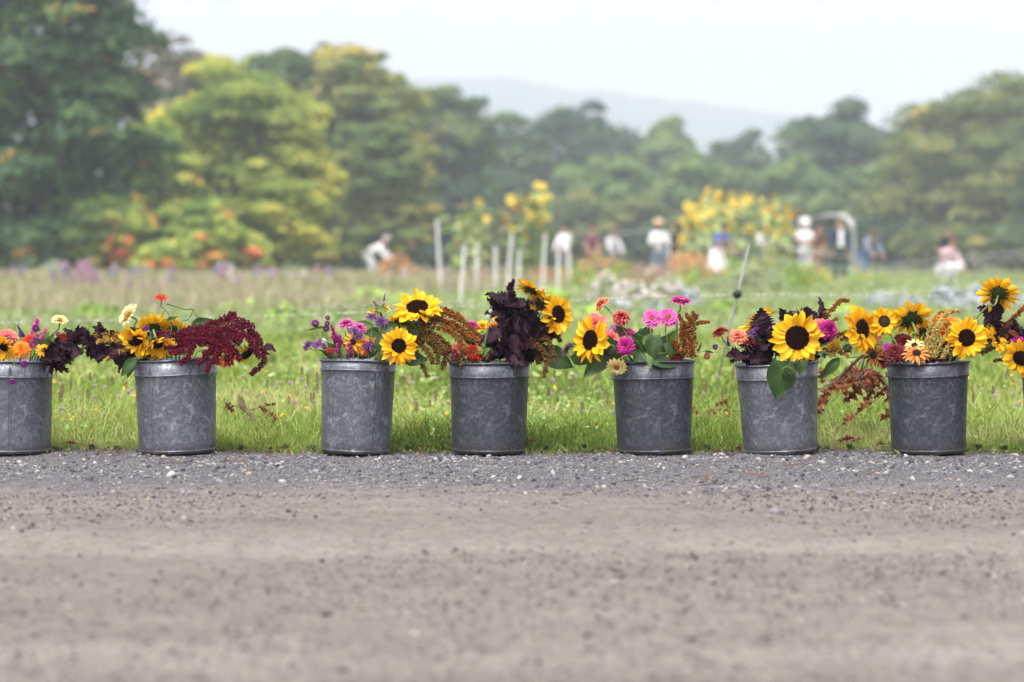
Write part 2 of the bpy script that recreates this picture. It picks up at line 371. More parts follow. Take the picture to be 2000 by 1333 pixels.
# tall tawny and pinkish seeding grass on the left side of the field
def tall(seed, n, xr, yr, h0, h1, w):
    r = np.random.default_rng(seed); y = r.uniform(*yr, n); px = r.uniform(*xr, n); x = (px - 1000) / FPX * y
    dens = np.clip((1150 - px) / 500, 0.05, 1); keep = r.uniform(0, 1, n) < dens; x, y = x[keep], y[keep]; n = len(x)
    V, F = blades(np.stack([x, y, mead_z(x, y)], 1), h0 + (h1 - h0) * r.uniform(0, 1, n), w * r.uniform(.5, 1.4, n), .3, seed)
    rn = np.clip(.5 + .4 * vnoise(x * .5, y * .3, 61) + r.normal(0, .2, n), 0, 1); return V, F, np.repeat(rn, 5)
M['tallgrass'] = pmat('tall_grass', [(.0, (.19, .24, .09)), (.4, (.33, .34, .17)), (.7, (.42, .35, .25)), (1, (.48, .34, .34))], .7, .3, .3, (.7, .3, 0))
g = merge([tall(111, 15000, (-250, 1150), (36, 72), .22, .52, .035), tall(112, 6000, (-200, 760), (22, 36), .15, .38, .018)])
tag(link('tall_grass', fast_mesh(*g), M['tallgrass']), 'tawny pinkish seeding grass on the left of the field', kind='stuff')
# broad low clover and plantain leaves in the sward
def leaves_cloud(C, Nn, size, seed, asp=.6):
    """one quad leaf (bent kite) per centre; Nn normals"""
    r = np.random.default_rng(seed); n = len(C)
    a = r.normal(0, 1, (n, 3)); t = a - Nn * (a * Nn).sum(1)[:, None]; t /= np.linalg.norm(t, axis=1)[:, None] + 1e-9
    b = np.cross(Nn, t); s = (size * r.uniform(.6, 1.3, n))[:, None]
    V = np.stack([C - t * s, C + b * s * asp, C + t * s, C - b * s * asp], 1).reshape(-1, 3)
    k = (np.arange(n) * 4)[:, None]; return V, k + np.array([[0, 1, 2, 3]])
def sward(n, y0, y1, size, seed, hh=.08):
    r = np.random.default_rng(seed); y = np.sqrt(r.uniform(y0 ** 2, y1 ** 2, n)); x = r.uniform(-1, 1, n) * y * .265
    k = (vnoise(x * 1.3, y * 1.0, 71) + r.normal(0, .35, n)) > .1; x, y = x[k], y[k]; n = len(x)
    Nn = np.stack([r.normal(0, .45, n), r.normal(-.2, .45, n), np.ones(n)], 1); Nn /= np.linalg.norm(Nn, axis=1)[:, None]
    V, F = leaves_cloud(np.stack([x, y, mead_z(x, y) + r.uniform(.01, hh, n)], 1), Nn, size * np.ones(n), seed + 1)
    return V, F, np.repeat(r.uniform(0, 1, n), 4)
M['clover'] = pmat('clover_leaf', [(0, (.12, .22, .04)), (.4, (.22, .36, .07)), (.75, (.36, .48, .15)), (1, (.5, .58, .34))], .45, .35, 3, (.8, .2, 0), .5)
g = merge([sward(7000, 7.55, 10, .011, 121, .07), sward(7000, 10, 20, .022, 122, .11), sward(4200, 20, 42, .05, 123, .14)])
tag(link('clover', fast_mesh(*g), M['clover']), 'low clover and broad leaves growing through the meadow grass', kind='stuff')

# ---- gravel
ICO = np.array([(0, 0, 1.)] + [(.894 * math.cos(k * 2 * math.pi / 5), .894 * math.sin(k * 2 * math.pi / 5), .447) for k in range(5)]
               + [(.894 * math.cos((k + .5) * 2 * math.pi / 5), .894 * math.sin((k + .5) * 2 * math.pi / 5), -.447) for k in range(5)] + [(0, 0, -1.)])
ICF = [(0, 1 + k, 1 + (k + 1) % 5) for k in range(5)] + [(1 + k, 6 + k, 1 + (k + 1) % 5) for k in range(5)] \
    + [(1 + (k + 1) % 5, 6 + k, 6 + (k + 1) % 5) for k in range(5)] + [(11, 6 + (k + 1) % 5, 6 + k) for k in range(5)]
OCT = np.array([(1., 0, 0), (0, 1, 0), (-1, 0, 0), (0, -1, 0), (0, 0, 1), (0, 0, -1)])
OCF = [(0, 1, 4), (1, 2, 4), (2, 3, 4), (3, 0, 4), (1, 0, 5), (2, 1, 5), (3, 2, 5), (0, 3, 5)]
def pebbles(x, y, s, seed, T, TF, flatten=(.3, .75)):
    r = np.random.default_rng(seed); n = len(x); k = len(T)
    sc = np.stack([s, s * r.uniform(.5, .95, n), s * r.uniform(*flatten, n)], 1)
    V = T[None] * sc[:, None, :] * r.uniform(.72, 1.25, (n, k, 1))
    a = r.uniform(0, 2 * np.pi, n); ca, sa = np.cos(a)[:, None], np.sin(a)[:, None]
    tl = r.normal(0, .22, n)[:, None]
    X = V[..., 0] * ca - V[..., 1] * sa; Y = V[..., 0] * sa + V[..., 1] * ca; Z = V[..., 2] + X * tl
    V = np.stack([X + x[:, None], Y + y[:, None], Z + (road_z(x, y) + sc[:, 2] * .35)[:, None]], -1).reshape(-1, 3)
    F = (np.arange(n) * k)[:, None, None] + np.array(TF)[None]
    return V, F.reshape(-1, 3), np.repeat(r.uniform(0, 1, n), k)
def scatter(n, y0, y1, seed, keepf=None):
    r = np.random.default_rng(seed); y = r.uniform(y0, y1, n); x = r.uniform(-1, 1, n) * (y * .212 * 1.35)
    k = y < zedge(x) + .02
    if keepf is not None: k &= r.uniform(0, 1, n) < keepf(x, y)
    x, y = x[k], y[k]; return x, y
rr = np.random.default_rng(131)
strip = lambda x, y: np.clip((y - 5.85 + .35 * vnoise(x * 1.3, y * 3, 81)) / .5, 0, 1) * (.65 + .5 * vnoise(x * 3, y * 6, 82))
pr = []
x, y = scatter(60000, 5.6, 7.44, 132, strip); pr.append(pebbles(x, y, rr.uniform(.0014, .0038, len(x)), 133, OCT, OCF))
x, y = scatter(9000, 5.6, 7.44, 134, strip); pr.append(pebbles(x, y, rr.gamma(3, .0012, len(x)) + .002, 135, ICO, ICF))
g = merge(pr)
SLATE = [(0, (0.034, 0.036, 0.044)), (.3, (0.083, 0.085, 0.097)), (.55, (0.155, 0.160, 0.179)), (.74, (0.262, 0.256, 0.256)), (.91, (0.329, 0.300, 0.271)), (.965, (0.446, 0.426, 0.397)), (.98, (0.319, 0.155, 0.087)), (1, (0.407, 0.319, 0.242))]
M['stone'] = pmat('crushed_stone', SLATE, .75, 0, 40, (.95, .05, 0), .3)
tag(link('verge_gravel', fast_mesh(*g), M['stone']), 'loose blue grey crushed stone along the edge of the road', kind='stuff')
pr = []
clus = lambda x, y: np.clip(.45 + .8 * vnoise(x * 1.1, y * 2.4, 83), .04, 1) * np.clip((y - 3.7) / 1.2, .4, 1)
x, y = scatter(70000, 2.9, 6.1, 136, clus); pr.append(pebbles(x, y, rr.gamma(2.2, .0008, len(x)) + .0011, 137, OCT, OCF))
x, y = scatter(1500, 2.9, 6.1, 138, clus); pr.append(pebbles(x, y, rr.gamma(2.6, .0012, len(x)) + .0022, 139, ICO, ICF, (.2, .5)))
g = merge(pr)
M['grit'] = pmat('dark_grit', [(0, (.03, .028, .03)), (.4, (.075, .068, .07)), (.68, (.15, .135, .13)), (.86, (.26, .235, .21)), (.95, (.36, .33, .3)), (1, (.58, .55, .5))], .8, 0, 40, (.95, .05, 0), .3)
tag(link('road_grit', fast_mesh(*g), M['grit']), 'small dark stones pressed into the packed road', kind='stuff')
# stones large enough to pick up one by one: parts of the road
stone_me = []
for k in range(8):
    r = np.random.default_rng(140 + k); V, F, _ = pebbles(np.zeros(1), np.full(1, 3.), np.ones(1), 140 + k, ICO, ICF, (.35, .7)); V = V - V.mean(0)
    stone_me.append(fast_mesh(V, F, smooth=False, name='stone'))
smats = [flat('stone_slate', (.085, .088, .1), .7, .3, 0, 60), flat('stone_grey', (.2, .2, .21), .75, .3, 0, 60), flat('stone_pale', (.36, .34, .32), .8, .3, 0, 60),
         flat('stone_tan', (.36, .27, .19), .8, .3, 0, 60), flat('stone_dark', (.045, .043, .046), .7, .3, 0, 60), flat('stone_rust', (.3, .13, .07), .8, .3, 0, 60)]
def stone(x, y, s, mi, k, rz=None, zs=1.):
    o = link('stone', stone_me[k % 8], smats[mi], road)
    z = float(road_z(np.array([x]), np.array([y]))[0])
    o.location = (x, y, z + s * .22 * zs); o.scale = (s, s * .8, s * zs); o.rotation_euler = (random.gauss(0, .12), random.gauss(0, .12), random.uniform(0, 6.28) if rz is None else rz)
for (px, py, w, mi) in [(487, 931, 18, 3), (553, 946, 20, 2), (372, 966, 26, 1), (608, 925, 16, 1), (430, 943, 22, 1), (232, 990, 14, 4), (70, 966, 16, 1), (320, 955, 14, 0), (80, 940, 18, 1),
                        (1410, 893, 18, 2), (1365, 940, 8, 2), (1783, 943, 22, 2), (1730, 905, 14, 2), (1985, 893, 14, 2), (1515, 1005, 34, 1), (1925, 962, 16, 1), (1680, 968, 22, 1), (320, 896, 16, 2),
                        (43, 1045, 14, 4), (155, 1085, 14, 4), (66, 1037, 11, 4), (260, 1080, 9, 4), (1632, 1044, 10, 4), (1980, 1050, 12, 4), (1895, 1080, 11, 4), (1965, 1085, 12, 4), (1352, 1088, 12, 4), (1450, 1107, 9, 4), (330, 1205, 16, 4), (145, 1287, 14, 4)]:
    Y = GY(py); stone(P(px, py, Y).x, Y, w / 2 / FPX * Y, mi, random.randrange(8))
for i in range(210):
    big = random.random() < .7
    Y = random.uniform(5.9, 7.2) if big else random.uniform(3.3, 5.9); px = random.uniform(-150, 2150)
    if big and abs(Y - 7.3) < .16: continue
    stone((px - 1000) / FPX * Y, Y, random.uniform(.005, .011) if big else random.uniform(.004, .0068), random.choice([0, 0, 0, 1, 1, 1, 1, 1, 2, 3, 4] if big else [4, 4, 4, 0, 0, 1, 3]), random.randrange(8), None, random.uniform(.6, 1.1))

# ---- trees
def fmat(name, cols, nscale=.35, trans=.3, w=(.5, .5, 0)):
    n = len(cols); cols = [(.5 + ((c[0] if len(c) == 2 else 0) - .5) * .53, c[1]) for c in cols]
    return pmat(name, cols, .7, trans, nscale, w, .1)
FOL = {
 'dark': fmat('foliage_dark_oak', [(0, (0.040, 0.086, 0.040)), (.45, (0.076, 0.152, 0.065)), (.75, (0.133, 0.223, 0.080)), (.91, (0.197, 0.268, 0.080)), (.95, (0.677, 0.214, 0.062)), (1, (0.749, 0.535, 0.090))], .5),
 'yellow': fmat('foliage_yellow_maple', [(0, (0.132, 0.206, 0.047)), (.4, (0.281, 0.357, 0.065)), (.68, (0.525, 0.525, 0.085)), (.9, (0.825, 0.712, 0.094)), (.96, (0.837, 0.674, 0.094)), (1, (0.837, 0.375, 0.113))], .2, w=(.28, .72, 0)),
 'yg': fmat('foliage_yellow_green', [(0, (0.116, 0.209, 0.052)), (.45, (0.256, 0.373, 0.074)), (.78, (0.466, 0.535, 0.105)), (.92, (0.699, 0.629, 0.116)), (.96, (0.900, 0.373, 0.116)), (1, (0.900, 0.233, 0.116))], .28, w=(0.392, 0.728, 0.000)),
 'gold': fmat('foliage_gold_green', [(0, (0.081, 0.138, 0.041)), (.4, (0.162, 0.226, 0.065)), (.65, (0.323, 0.323, 0.081)), (.85, (0.581, 0.468, 0.089)), (.95, (0.677, 0.420, 0.113)), (1, (0.741, 0.323, 0.129))], .2, w=(.3, .7, 0)),
 'mid': fmat('foliage_mid_green', [(0, (0.045, 0.088, 0.037)), (.5, (0.095, 0.152, 0.055)), (.8, (0.152, 0.213, 0.068)), (1, (0.258, 0.274, 0.091))], .4),
 'blue': fmat('foliage_blue_green', [(0, (0.033, 0.066, 0.044)), (.5, (0.062, 0.114, 0.062)), (.85, (0.103, 0.162, 0.074)), (1, (0.147, 0.191, 0.088))], .4),
 'light': fmat('foliage_light_green', [(0, (0.078, 0.147, 0.052)), (.5, (0.155, 0.250, 0.078)), (.85, (0.241, 0.328, 0.103)), (1, (0.345, 0.362, 0.138))], .4),
 'olive': fmat('foliage_olive', [(0, (0.067, 0.106, 0.038)), (.45, (0.144, 0.192, 0.058)), (.75, (0.250, 0.288, 0.077)), (.93, (0.384, 0.365, 0.106)), (1, (0.518, 0.422, 0.154))], .35),
 'grey': fmat('foliage_bare_grey', [(0, (0.103, 0.118, 0.081)), (.6, (0.206, 0.206, 0.147)), (1, (0.323, 0.250, 0.176))], .5),
}
M['bark'] = flat('bark', (.075, .062, .05), .9, .1, 0, 4, .4)
def crown_cloud(seed, R, H, zc, n_leaf, leaf, n_clump, flat_=.6, low=-.75, gap=.0, oval=1.0, boxy=3.0):
    """leaf faces on flattened clumps that fill an uneven ovoid; returns V, F, rnd, clump centres"""
    r = np.random.default_rng(seed)
    d = r.normal(0, 1, (n_clump * 3, 3)); d /= np.linalg.norm(d, axis=1)[:, None]; d = d[d[:, 2] > low][:n_clump]
    d = d / ((np.abs(d) ** boxy).sum(1) ** (1 / boxy))[:, None]
    # uneven envelope
    lob = 1 + .08 * np.sin(d[:, 0] * 3.1 + seed) * np.cos(d[:, 1] * 2.7 + seed * 1.7) + .06 * np.sin(d[:, 2] * 5 + d[:, 0] * 4 + seed)
    rad = np.maximum(r.uniform(.5, 1.02, len(d)), r.uniform(.3, 1.05, len(d))) * lob
    c = d * rad[:, None] * np.array([R, R, H / 2]) * .86; c[:, 2] += zc
    widen = 1 - .15 * np.clip((c[:, 2] - zc) / (H / 2), -1, 1) * oval; c[:, 0] *= widen; c[:, 1] *= widen
    cr = np.minimum(R, H * .6) * np.where(r.uniform(0, 1, len(c)) < .5, r.uniform(.1, .2, len(c)), r.uniform(.2, .36, len(c)))
    k = r.choice(len(c), n_leaf, p=cr ** 2 / (cr ** 2).sum())
    e = r.normal(0, 1, (n_leaf, 3)); e /= np.linalg.norm(e, axis=1)[:, None]; e[:, 2] = np.where(r.uniform(0, 1, n_leaf) < .82, np.abs(e[:, 2]), e[:, 2])
    pr_ = r.uniform(.7, 1.08, n_leaf) + np.where(r.uniform(0, 1, n_leaf) < .12, r.uniform(0, .5, n_leaf), 0)
    C = c[k] + e * (cr[k] * pr_)[:, None] * np.array([1, 1, flat_])
    ins = r.uniform(0, 1, n_leaf) < .14                       # leaves inside the crown
    di = r.normal(0, 1, (n_leaf, 3)); di /= np.linalg.norm(di, axis=1)[:, None]; di = di / ((np.abs(di) ** boxy).sum(1) ** (1 / boxy))[:, None]
    di = di * (r.uniform(0, 1, n_leaf) ** .4 * .82)[:, None] * np.array([R, R, H / 2]); di[:, 2] += zc
    C = np.where(ins[:, None], di, C); C[:, 2] = np.maximum(C[:, 2], .03)
    Nn = e + r.normal(0, .45, (n_leaf, 3)) + np.array([0, 0, .35]); Nn /= np.linalg.norm(Nn, axis=1)[:, None]
    V, F = leaves_cloud(C, Nn, np.where(ins, leaf * 1.5, leaf * 1.0), seed + 5, .7)
    clr = r.uniform(0, 1, len(c)); rn = np.clip(.7 * clr[k] + .3 * r.uniform(0, 1, n_leaf), 0, 1)
    return V, F, np.repeat(rn, 4), c
def tree(name, label, cx, top, hw, bottom, Y, fol, n_leaf=9000, leaf=.2, n_clump=75, seed=0, cat='tree', group=None, trunk=True, flat_=.68, low=-.97, oval=.5):
    x0 = (cx - 1000) / FPX * Y; zt = P(cx, top, Y).z; bottom = max(bottom, 532 if Y > 100 else 545) if cat != 'bush' else bottom + 8; zb = max(.1, P(cx, bottom, Y).z); R = hw / FPX * Y
    base = Vector((x0, Y, 0)); t = thing(name, label, cat, base, 0, group)
    H = zt - zb; zc = (zt + zb) / 2
    if cat == 'tree' and Y > 105: n_clump = int(n_clump * 1.5); R *= 1.1; oval *= .4; n_leaf = int(n_leaf * 1.15)
    n_leaf = int(n_leaf * 1.6)
    V, F, rn, c = crown_cloud(seed, R, H, zc, n_leaf, leaf, n_clump, flat_, low, 0, oval)
    link('crown', fast_mesh(V, F, rn), FOL[fol], t)
    mb = MB(); rs = random.Random(seed); tr = max(.05, H * .022)
    topz = zc + H * .2
    spine = [Vector((0, 0, -.15)), Vector((rs.uniform(-.1, .1) * R, 0, zb * .6 + .1)), Vector((rs.uniform(-.15, .15) * R, rs.uniform(-.1, .1) * R, zc * .75)), Vector((rs.uniform(-.2, .2) * R, 0, topz))]
    sp = smooth_path(spine, 4); mb.tube(sp, [tr * (1.25 - 1.05 * i / (len(sp) - 1)) for i in range(len(sp))], 8)
    for i in rs.sample(range(len(c)), min(16, len(c))):
        tgt = Vector(c[i]); k = min(len(sp) - 2, max(3, int(len(sp) * min(.95, max(.1, (tgt.z - .25 * H) / topz))))); a = sp[k]
        mid = a.lerp(tgt, .5) + Vector((0, 0, -.06 * R)); lr = tr * .38 * (1 - .5 * k / len(sp))
        mb.tube(smooth_path([a, mid, tgt], 3), [lr * (1 - .8 * q / 6) for q in range(7)], 5)
    link('trunk' if trunk else 'stem', mb.mesh(), M['bark'], t)
    return t
tree('oak_tree', 'huge dark green oak filling the left edge of the field', 52, -230, 268, 505, 80, 'dark', 30000, .13, 210, 1, flat_=.55, low=-.95, oval=.15)
tree('oak_tree', 'dark green tree behind the huge left oak', -260, -150, 250, 530, 88, 'dark', 12000, .16, 90, 2, low=-.95)
tree('thin_tree', 'thin greyish tree rising just right of the huge dark oak', 340, 58, 88, 420, 118, 'grey', 9000, .15, 70, 3, flat_=.8, oval=.2)
tree('maple_tree', 'bright yellow green maple right of the dark oak', 478, 122, 170, 535, 98, 'yellow', 28000, .12, 150, 4, flat_=.5, low=-.97, oval=.25)
tree('maple_tree', 'slim yellow green tree with orange leaves between the dark oak and the yellow maple', 300, 205, 85, 520, 90, 'yg', 9000, .12, 80, 5, flat_=.5, low=-.97, oval=.3)
tree('young_maple', 'low yellow green tree with orange sprays under the huge oak', 205, 372, 115, 548, 79, 'yg', 9000, .1, 80, 6, flat_=.45, low=-.97, oval=.5)
tree('young_maple', 'low rounded tree turning yellow at the foot of the yellow maple', 545, 330, 105, 538, 86, 'yellow', 9000, .1, 80, 7, flat_=.45, low=-.97, oval=.6)
tree('young_maple', 'low tree with one orange branch, left of centre under the yellow maple', 390, 395, 95, 545, 80, 'yg', 9000, .1, 80, 8, flat_=.45, low=-.97, oval=.6)
tree('tall_tree', 'green tree filling the skyline dip between the thin greyish tree and the tallest green crown', 425, 78, 105, 500, 132, 'yg', 12000, .15, 110, 57, low=-.95, oval=.3)
tree('tall_tree', 'tall green tree topping the skyline left of centre', 600, 60, 135, 500, 128, 'mid', 15000, .16, 110, 9, low=-.95, oval=.4)
tree('tall_tree', 'tall golden tree just left of the first white stake', 700, 82, 118, 520, 122, 'gold', 15000, .15, 110, 10, flat_=.5, low=-.97, oval=-.1)
tree('golden_tree', 'lower golden green tree above the person bending in a white shirt', 750, 215, 92, 528, 112, 'gold', 11000, .13, 90, 11, flat_=.5, low=-.97, oval=.3)
tree('round_tree', 'muted green round tree on the skyline above the first white stake', 845, 150, 112, 500, 152, 'mid', 14000, .19, 100, 12, low=-.95, oval=.35)
tree('small_tree', 'small blue green tree behind the left tall sunflower plant', 900, 340, 65, 525, 142, 'blue', 6000, .17, 55, 13, low=-.95)
tree('small_tree', 'small golden tree between the two tall sunflower plants', 955, 405, 45, 528, 132, 'gold', 4500, .14, 40, 14, low=-.95)
tree('far_tree', 'muted green tree on the skyline above the right tall sunflower plant', 1000, 235, 78, 470, 192, 'mid', 8000, .24, 65, 15)
tree('far_tree', 'broad blue green tree, the darkest crown on the middle skyline', 1128, 203, 112, 470, 202, 'blue', 13000, .24, 85, 16, oval=.3)
tree('far_tree', 'light green tree on the skyline right of the broad blue green crown', 1297, 228, 76, 480, 212, 'light', 9000, .25, 65, 17)
tree('far_tree', 'small dark tree on the skyline, lowest crown right of the middle', 1440, 240, 68, 480, 218, 'blue', 8000, .25, 55, 18)
tree('far_tree', 'rounded dark green tree on the skyline left of the big right tree', 1628, 203, 108, 480, 192, 'blue', 12000, .24, 85, 19, oval=.3)
tree('wood_tree', 'light green tree below the broad blue green crown', 1195, 300, 88, 500, 172, 'light', 9000, .2, 75, 20)
tree('wood_tree', 'dark olive tree behind the seated pickers right of the white stakes', 1155, 378, 118, 520, 158, 'olive', 11000, .18, 85, 21, low=-.95)
tree('wood_tree', 'green tree behind the left half of the sunflower patch', 1375, 305, 92, 500, 176, 'light', 9000, .2, 75, 22)
tree('wood_tree', 'grey green tree behind the gap before the sunflower patch', 1275, 330, 66, 510, 182, 'mid', 6000, .2, 55, 23)
tree('wood_tree', 'green tree behind the right end of the sunflower patch', 1555, 305, 82, 510, 171, 'light', 9000, .2, 75, 24)
tree('wood_tree', 'light green tree between the sunflower patch and the big right tree', 1690, 312, 62, 515, 166, 'light', 7000, .19, 60, 25)
tree('broad_tree', 'big olive green tree rising highest on the right', 1895, 162, 165, 520, 150, 'olive', 24000, .17, 150, 26, flat_=.5, low=-.95, oval=.35)
tree('broad_tree', 'tall dark tree behind the big right tree', 1995, 140, 120, 480, 165, 'mid', 9000, .2, 75, 27)
tree('broad_tree', 'green tree at the right edge of the photo', 2130, 190, 140, 525, 140, 'mid', 9000, .17, 80, 28, low=-.95)
for k, (cx, top, hw, Y, f, lb) in enumerate([
    (670, 430, 60, 122, 'mid', 'dark green bush behind the person bending in a white shirt'),
    (850, 440, 70, 140, 'blue', 'dark bush behind the tallest white stake'),
    (1040, 425, 70, 148, 'mid', 'low dark bush below the right tall sunflower plant'),
    (1260, 440, 70, 146, 'blue', 'dark bush behind the person in a straw hat'),
    (1400, 430, 70, 150, 'mid', 'dark bush hidden behind the sunflower patch'),
    (1520, 430, 70, 150, 'blue', 'bush behind the right end of the sunflower patch'),
    (1610, 395, 62, 146, 'mid', 'bush behind the white arched hoop'),
    (1715, 420, 66, 144, 'blue', 'dark bush right of the person in a navy jacket'),
    (1800, 435, 60, 136, 'olive', 'olive bush left of the dark clothed standing person'),
    (1880, 430, 60, 130, 'olive', 'yellowish bush at the foot of the big right tree'),
    (1975, 440, 70, 132, 'mid', 'dark bush at the right edge behind the wire fence'),
    (20, 430, 90, 77, 'dark', 'dark bush under the huge oak at the left edge'),
    (320, 470, 60, 77, 'yg', 'low yellow green bush in front of the trees on the left'),
    (470, 455, 70, 82, 'yg', 'low bush under the middle of the yellow maple'),
    (620, 455, 45, 90, 'gold', 'small golden bush at the right foot of the yellow maple')]):
    tree('bush', lb, cx, top, hw, 546 if Y < 100 else 528, Y, f, 4500, .11 if Y < 100 else .16, 45, 60 + k, 'bush', None, False, .55, -.6)
for k, (cx, top, hw, Y) in enumerate([(960, 330, 130, 225), (1100, 320, 130, 232), (1230, 330, 130, 236), (1380, 310, 130, 238), (1500, 300, 110, 236), (1600, 300, 130, 228), (1740, 260, 120, 222)]):
    tree('background_tree', 'hazy green tree deep in the wood behind the middle of the field', cx, top, hw, 520, Y, 'mid', 5000, .32, 55, 90 + k, 'tree', 'hazy trees deep in the wood')

def wood():
    r = np.random.default_rng(777); n = 26000; px = r.uniform(-500, 2500, n); Y = r.uniform(240, 252, n); x = (px - 1000) / FPX * Y
    top = 7.5 + 2.5 * vnoise(x * .16, x * 0, 91) + 1.2 * vnoise(x * .5, x * 0, 92); z = top * r.uniform(0, 1, n) ** .7
    Nn = r.normal(0, .6, (n, 3)) + np.array([0, -.6, .8]); Nn /= np.linalg.norm(Nn, axis=1)[:, None]
    V, F = leaves_cloud(np.stack([x, Y + r.normal(0, 1.2, n), z], 1), Nn, np.full(n, .5), 778, .8)
    return fast_mesh(V, F, np.repeat(np.clip(.5 + .35 * vnoise(x * .12, z * .3, 93) + r.normal(0, .15, n), 0, 1), 4))
tag(link('distant_wood', wood(), FOL['mid']), 'hazy mass of wood closing the back of the field', kind='stuff')

def litter():
    r = np.random.default_rng(808); n = 5200; y = 7.36 + r.normal(0, .09, n); x = r.uniform(-2.3, 2.3, n); y = np.where(y < 7.12, 7.4, y)
    Nn = np.stack([r.normal(0, .5, n), r.normal(-.2, .5, n), np.ones(n)], 1); Nn /= np.linalg.norm(Nn, axis=1)[:, None]
    V, F = leaves_cloud(np.stack([x, y, np.maximum(road_z(x, y), 0) + r.uniform(.002, .014, n)], 1), Nn, r.gamma(2, .0016, n) + .0015, 809, .45)
    return fast_mesh(V, F, np.repeat(r.uniform(0, 1, n), 4))
tag(link('leaf_litter', litter(), pmat('leaf_litter', [(0, (.05, .03, .015)), (.4, (.13, .08, .035)), (.7, (.2, .15, .07)), (.9, (.12, .16, .04)), (1, (.3, .2, .12))], .8, .15, 30, (.9, .1, 0))), 'crumbs of dry leaf and grass strewn along the road edge', kind='stuff')
# ================================================================ BUCKETS
Y0 = 7.30; SCL = FPX / Y0           # distance of the row; photo pixels per metre there
BK = {}
def zinc(name, dark, mid, light, blotch, rough=.36):
    m, nt, N, L = nodes(name)
    tc = N('ShaderNodeTexCoord'); v = N('ShaderNodeTexVoronoi'); v.inputs['Scale'].default_value = 120; v.feature = 'F1'
    wrp = N('ShaderNodeMapping'); wrp.inputs['Scale'].default_value = (1, 1, .8)
    nz = N('ShaderNodeTexNoise'); nz.inputs['Scale'].default_value = 30; nz.inputs['Detail'].default_value = 3; L(tc.outputs['Object'], nz.inputs['Vector'])
    ad = N('ShaderNodeVectorMath'); ad.operation = 'MULTIPLY_ADD'; L(nz.outputs['Color'], ad.inputs[0]); ad.inputs[1].default_value = (.03, .03, .03); L(tc.outputs['Object'], ad.inputs[2])
    L(ad.outputs[0], wrp.inputs[0]); L(wrp.outputs[0], v.inputs['Vector'])
    sepc = N('ShaderNodeSeparateColor'); L(v.outputs['Color'], sepc.inputs[0])
    fine = noise_(nt, tc.outputs['Object'], 130, 3, .7); big = noise_(nt, tc.outputs['Object'], 9, 4, .65); mid_ = noise_(nt, ad.outputs[0], 30, 4, .7)
    f = math_(nt, 'ADD', math_(nt, 'ADD', math_(nt, 'MULTIPLY', sepc.outputs[0], .15), math_(nt, 'MULTIPLY', fine, .42)), math_(nt, 'ADD', math_(nt, 'MULTIPLY', big, .3), math_(nt, 'MULTIPLY', mid_, .12)))
    c = ramp(nt, f, [(.32, dark), (.49, mid), (.66, light)])
    bl = ramp(nt, mid_, [(blotch, (0, 0, 0)), (blotch + .06, (1, 1, 1))])
    mx = N('ShaderNodeMix'); mx.data_type = 'RGBA'; L(math_(nt, 'MULTIPLY', bl, .6), mx.inputs['Factor']); L(c, mx.inputs['A']); mx.inputs['B'].default_value = (*[min(.75, x * 1.5) for x in light], 1)
    # dark vertical drips and scuffs
    mp = N('ShaderNodeMapping'); mp.inputs['Scale'].default_value = (38, 38, 5); L(tc.outputs['Object'], mp.inputs[0])
    dr = noise_(nt, mp.outputs[0], 1, 4, .6); dm = ramp(nt, dr, [(.62, (1, 1, 1)), (.74, (.45, .45, .47))])
    mu = N('ShaderNodeMix'); mu.data_type = 'RGBA'; mu.blend_type = 'MULTIPLY'; mu.inputs['Factor'].default_value = 1; L(mx.outputs['Result'], mu.inputs['A']); L(dm, mu.inputs['B'])
    sz = N('ShaderNodeSeparateXYZ'); L(tc.outputs['Object'], sz.inputs[0]); dn = math_(nt, 'ADD', sz.outputs['Z'], math_(nt, 'MULTIPLY', math_(nt, 'SUBTRACT', mid_, .5), .12))
    dmr = N('ShaderNodeMapRange'); L(dn, dmr.inputs[0]); dmr.inputs[1].default_value = .035; dmr.inputs[2].default_value = -.01; dmr.inputs[3].default_value = 0; dmr.inputs[4].default_value = .6
    spk = ramp(nt, noise_(nt, tc.outputs['Object'], 85, 2, .8), [(.66, (0, 0, 0)), (.7, (.5, .5, .5))])
    dirt = N('ShaderNodeMix'); dirt.data_type = 'RGBA'; L(math_(nt, 'MAXIMUM', dmr.outputs[0], math_(nt, 'MULTIPLY', spk, .35)), dirt.inputs['Factor']); L(mu.outputs['Result'], dirt.inputs['A']); dirt.inputs['B'].default_value = (.13, .11, .09, 1); mu = dirt
    b = N('ShaderNodeBsdfPrincipled'); L(mu.outputs['Result'], b.inputs['Base Color']); b.inputs['Metallic'].default_value = .5
    rg = ramp(nt, f, [(.3, (rough + .18,) * 3), (.7, (rough,) * 3)]); L(rg, b.inputs['Roughness'])
    bn = N('ShaderNodeBump'); bn.inputs['Strength'].default_value = .25; bn.inputs['Distance'].default_value = .0015; L(f, bn.inputs['Height']); L(bn.outputs[0], b.inputs['Normal'])
    out = N('ShaderNodeOutputMaterial'); L(b.outputs[0], out.inputs[0]); return m
Z_LIGHT = zinc('zinc_spangled', (.078, .086, .10), (.125, .137, .158), (.235, .255, .285), .575)
Z_MID = zinc('zinc_grey', (.068, .075, .088), (.108, .119, .137), (.195, .212, .24), .59)
Z_DARK = zinc('zinc_blotched', (.038, .042, .05), (.058, .064, .075), (.12, .13, .148), .575)
DARKLINE = flat('seam_dark', (.06, .06, .065), .6, .3, .5, 30)
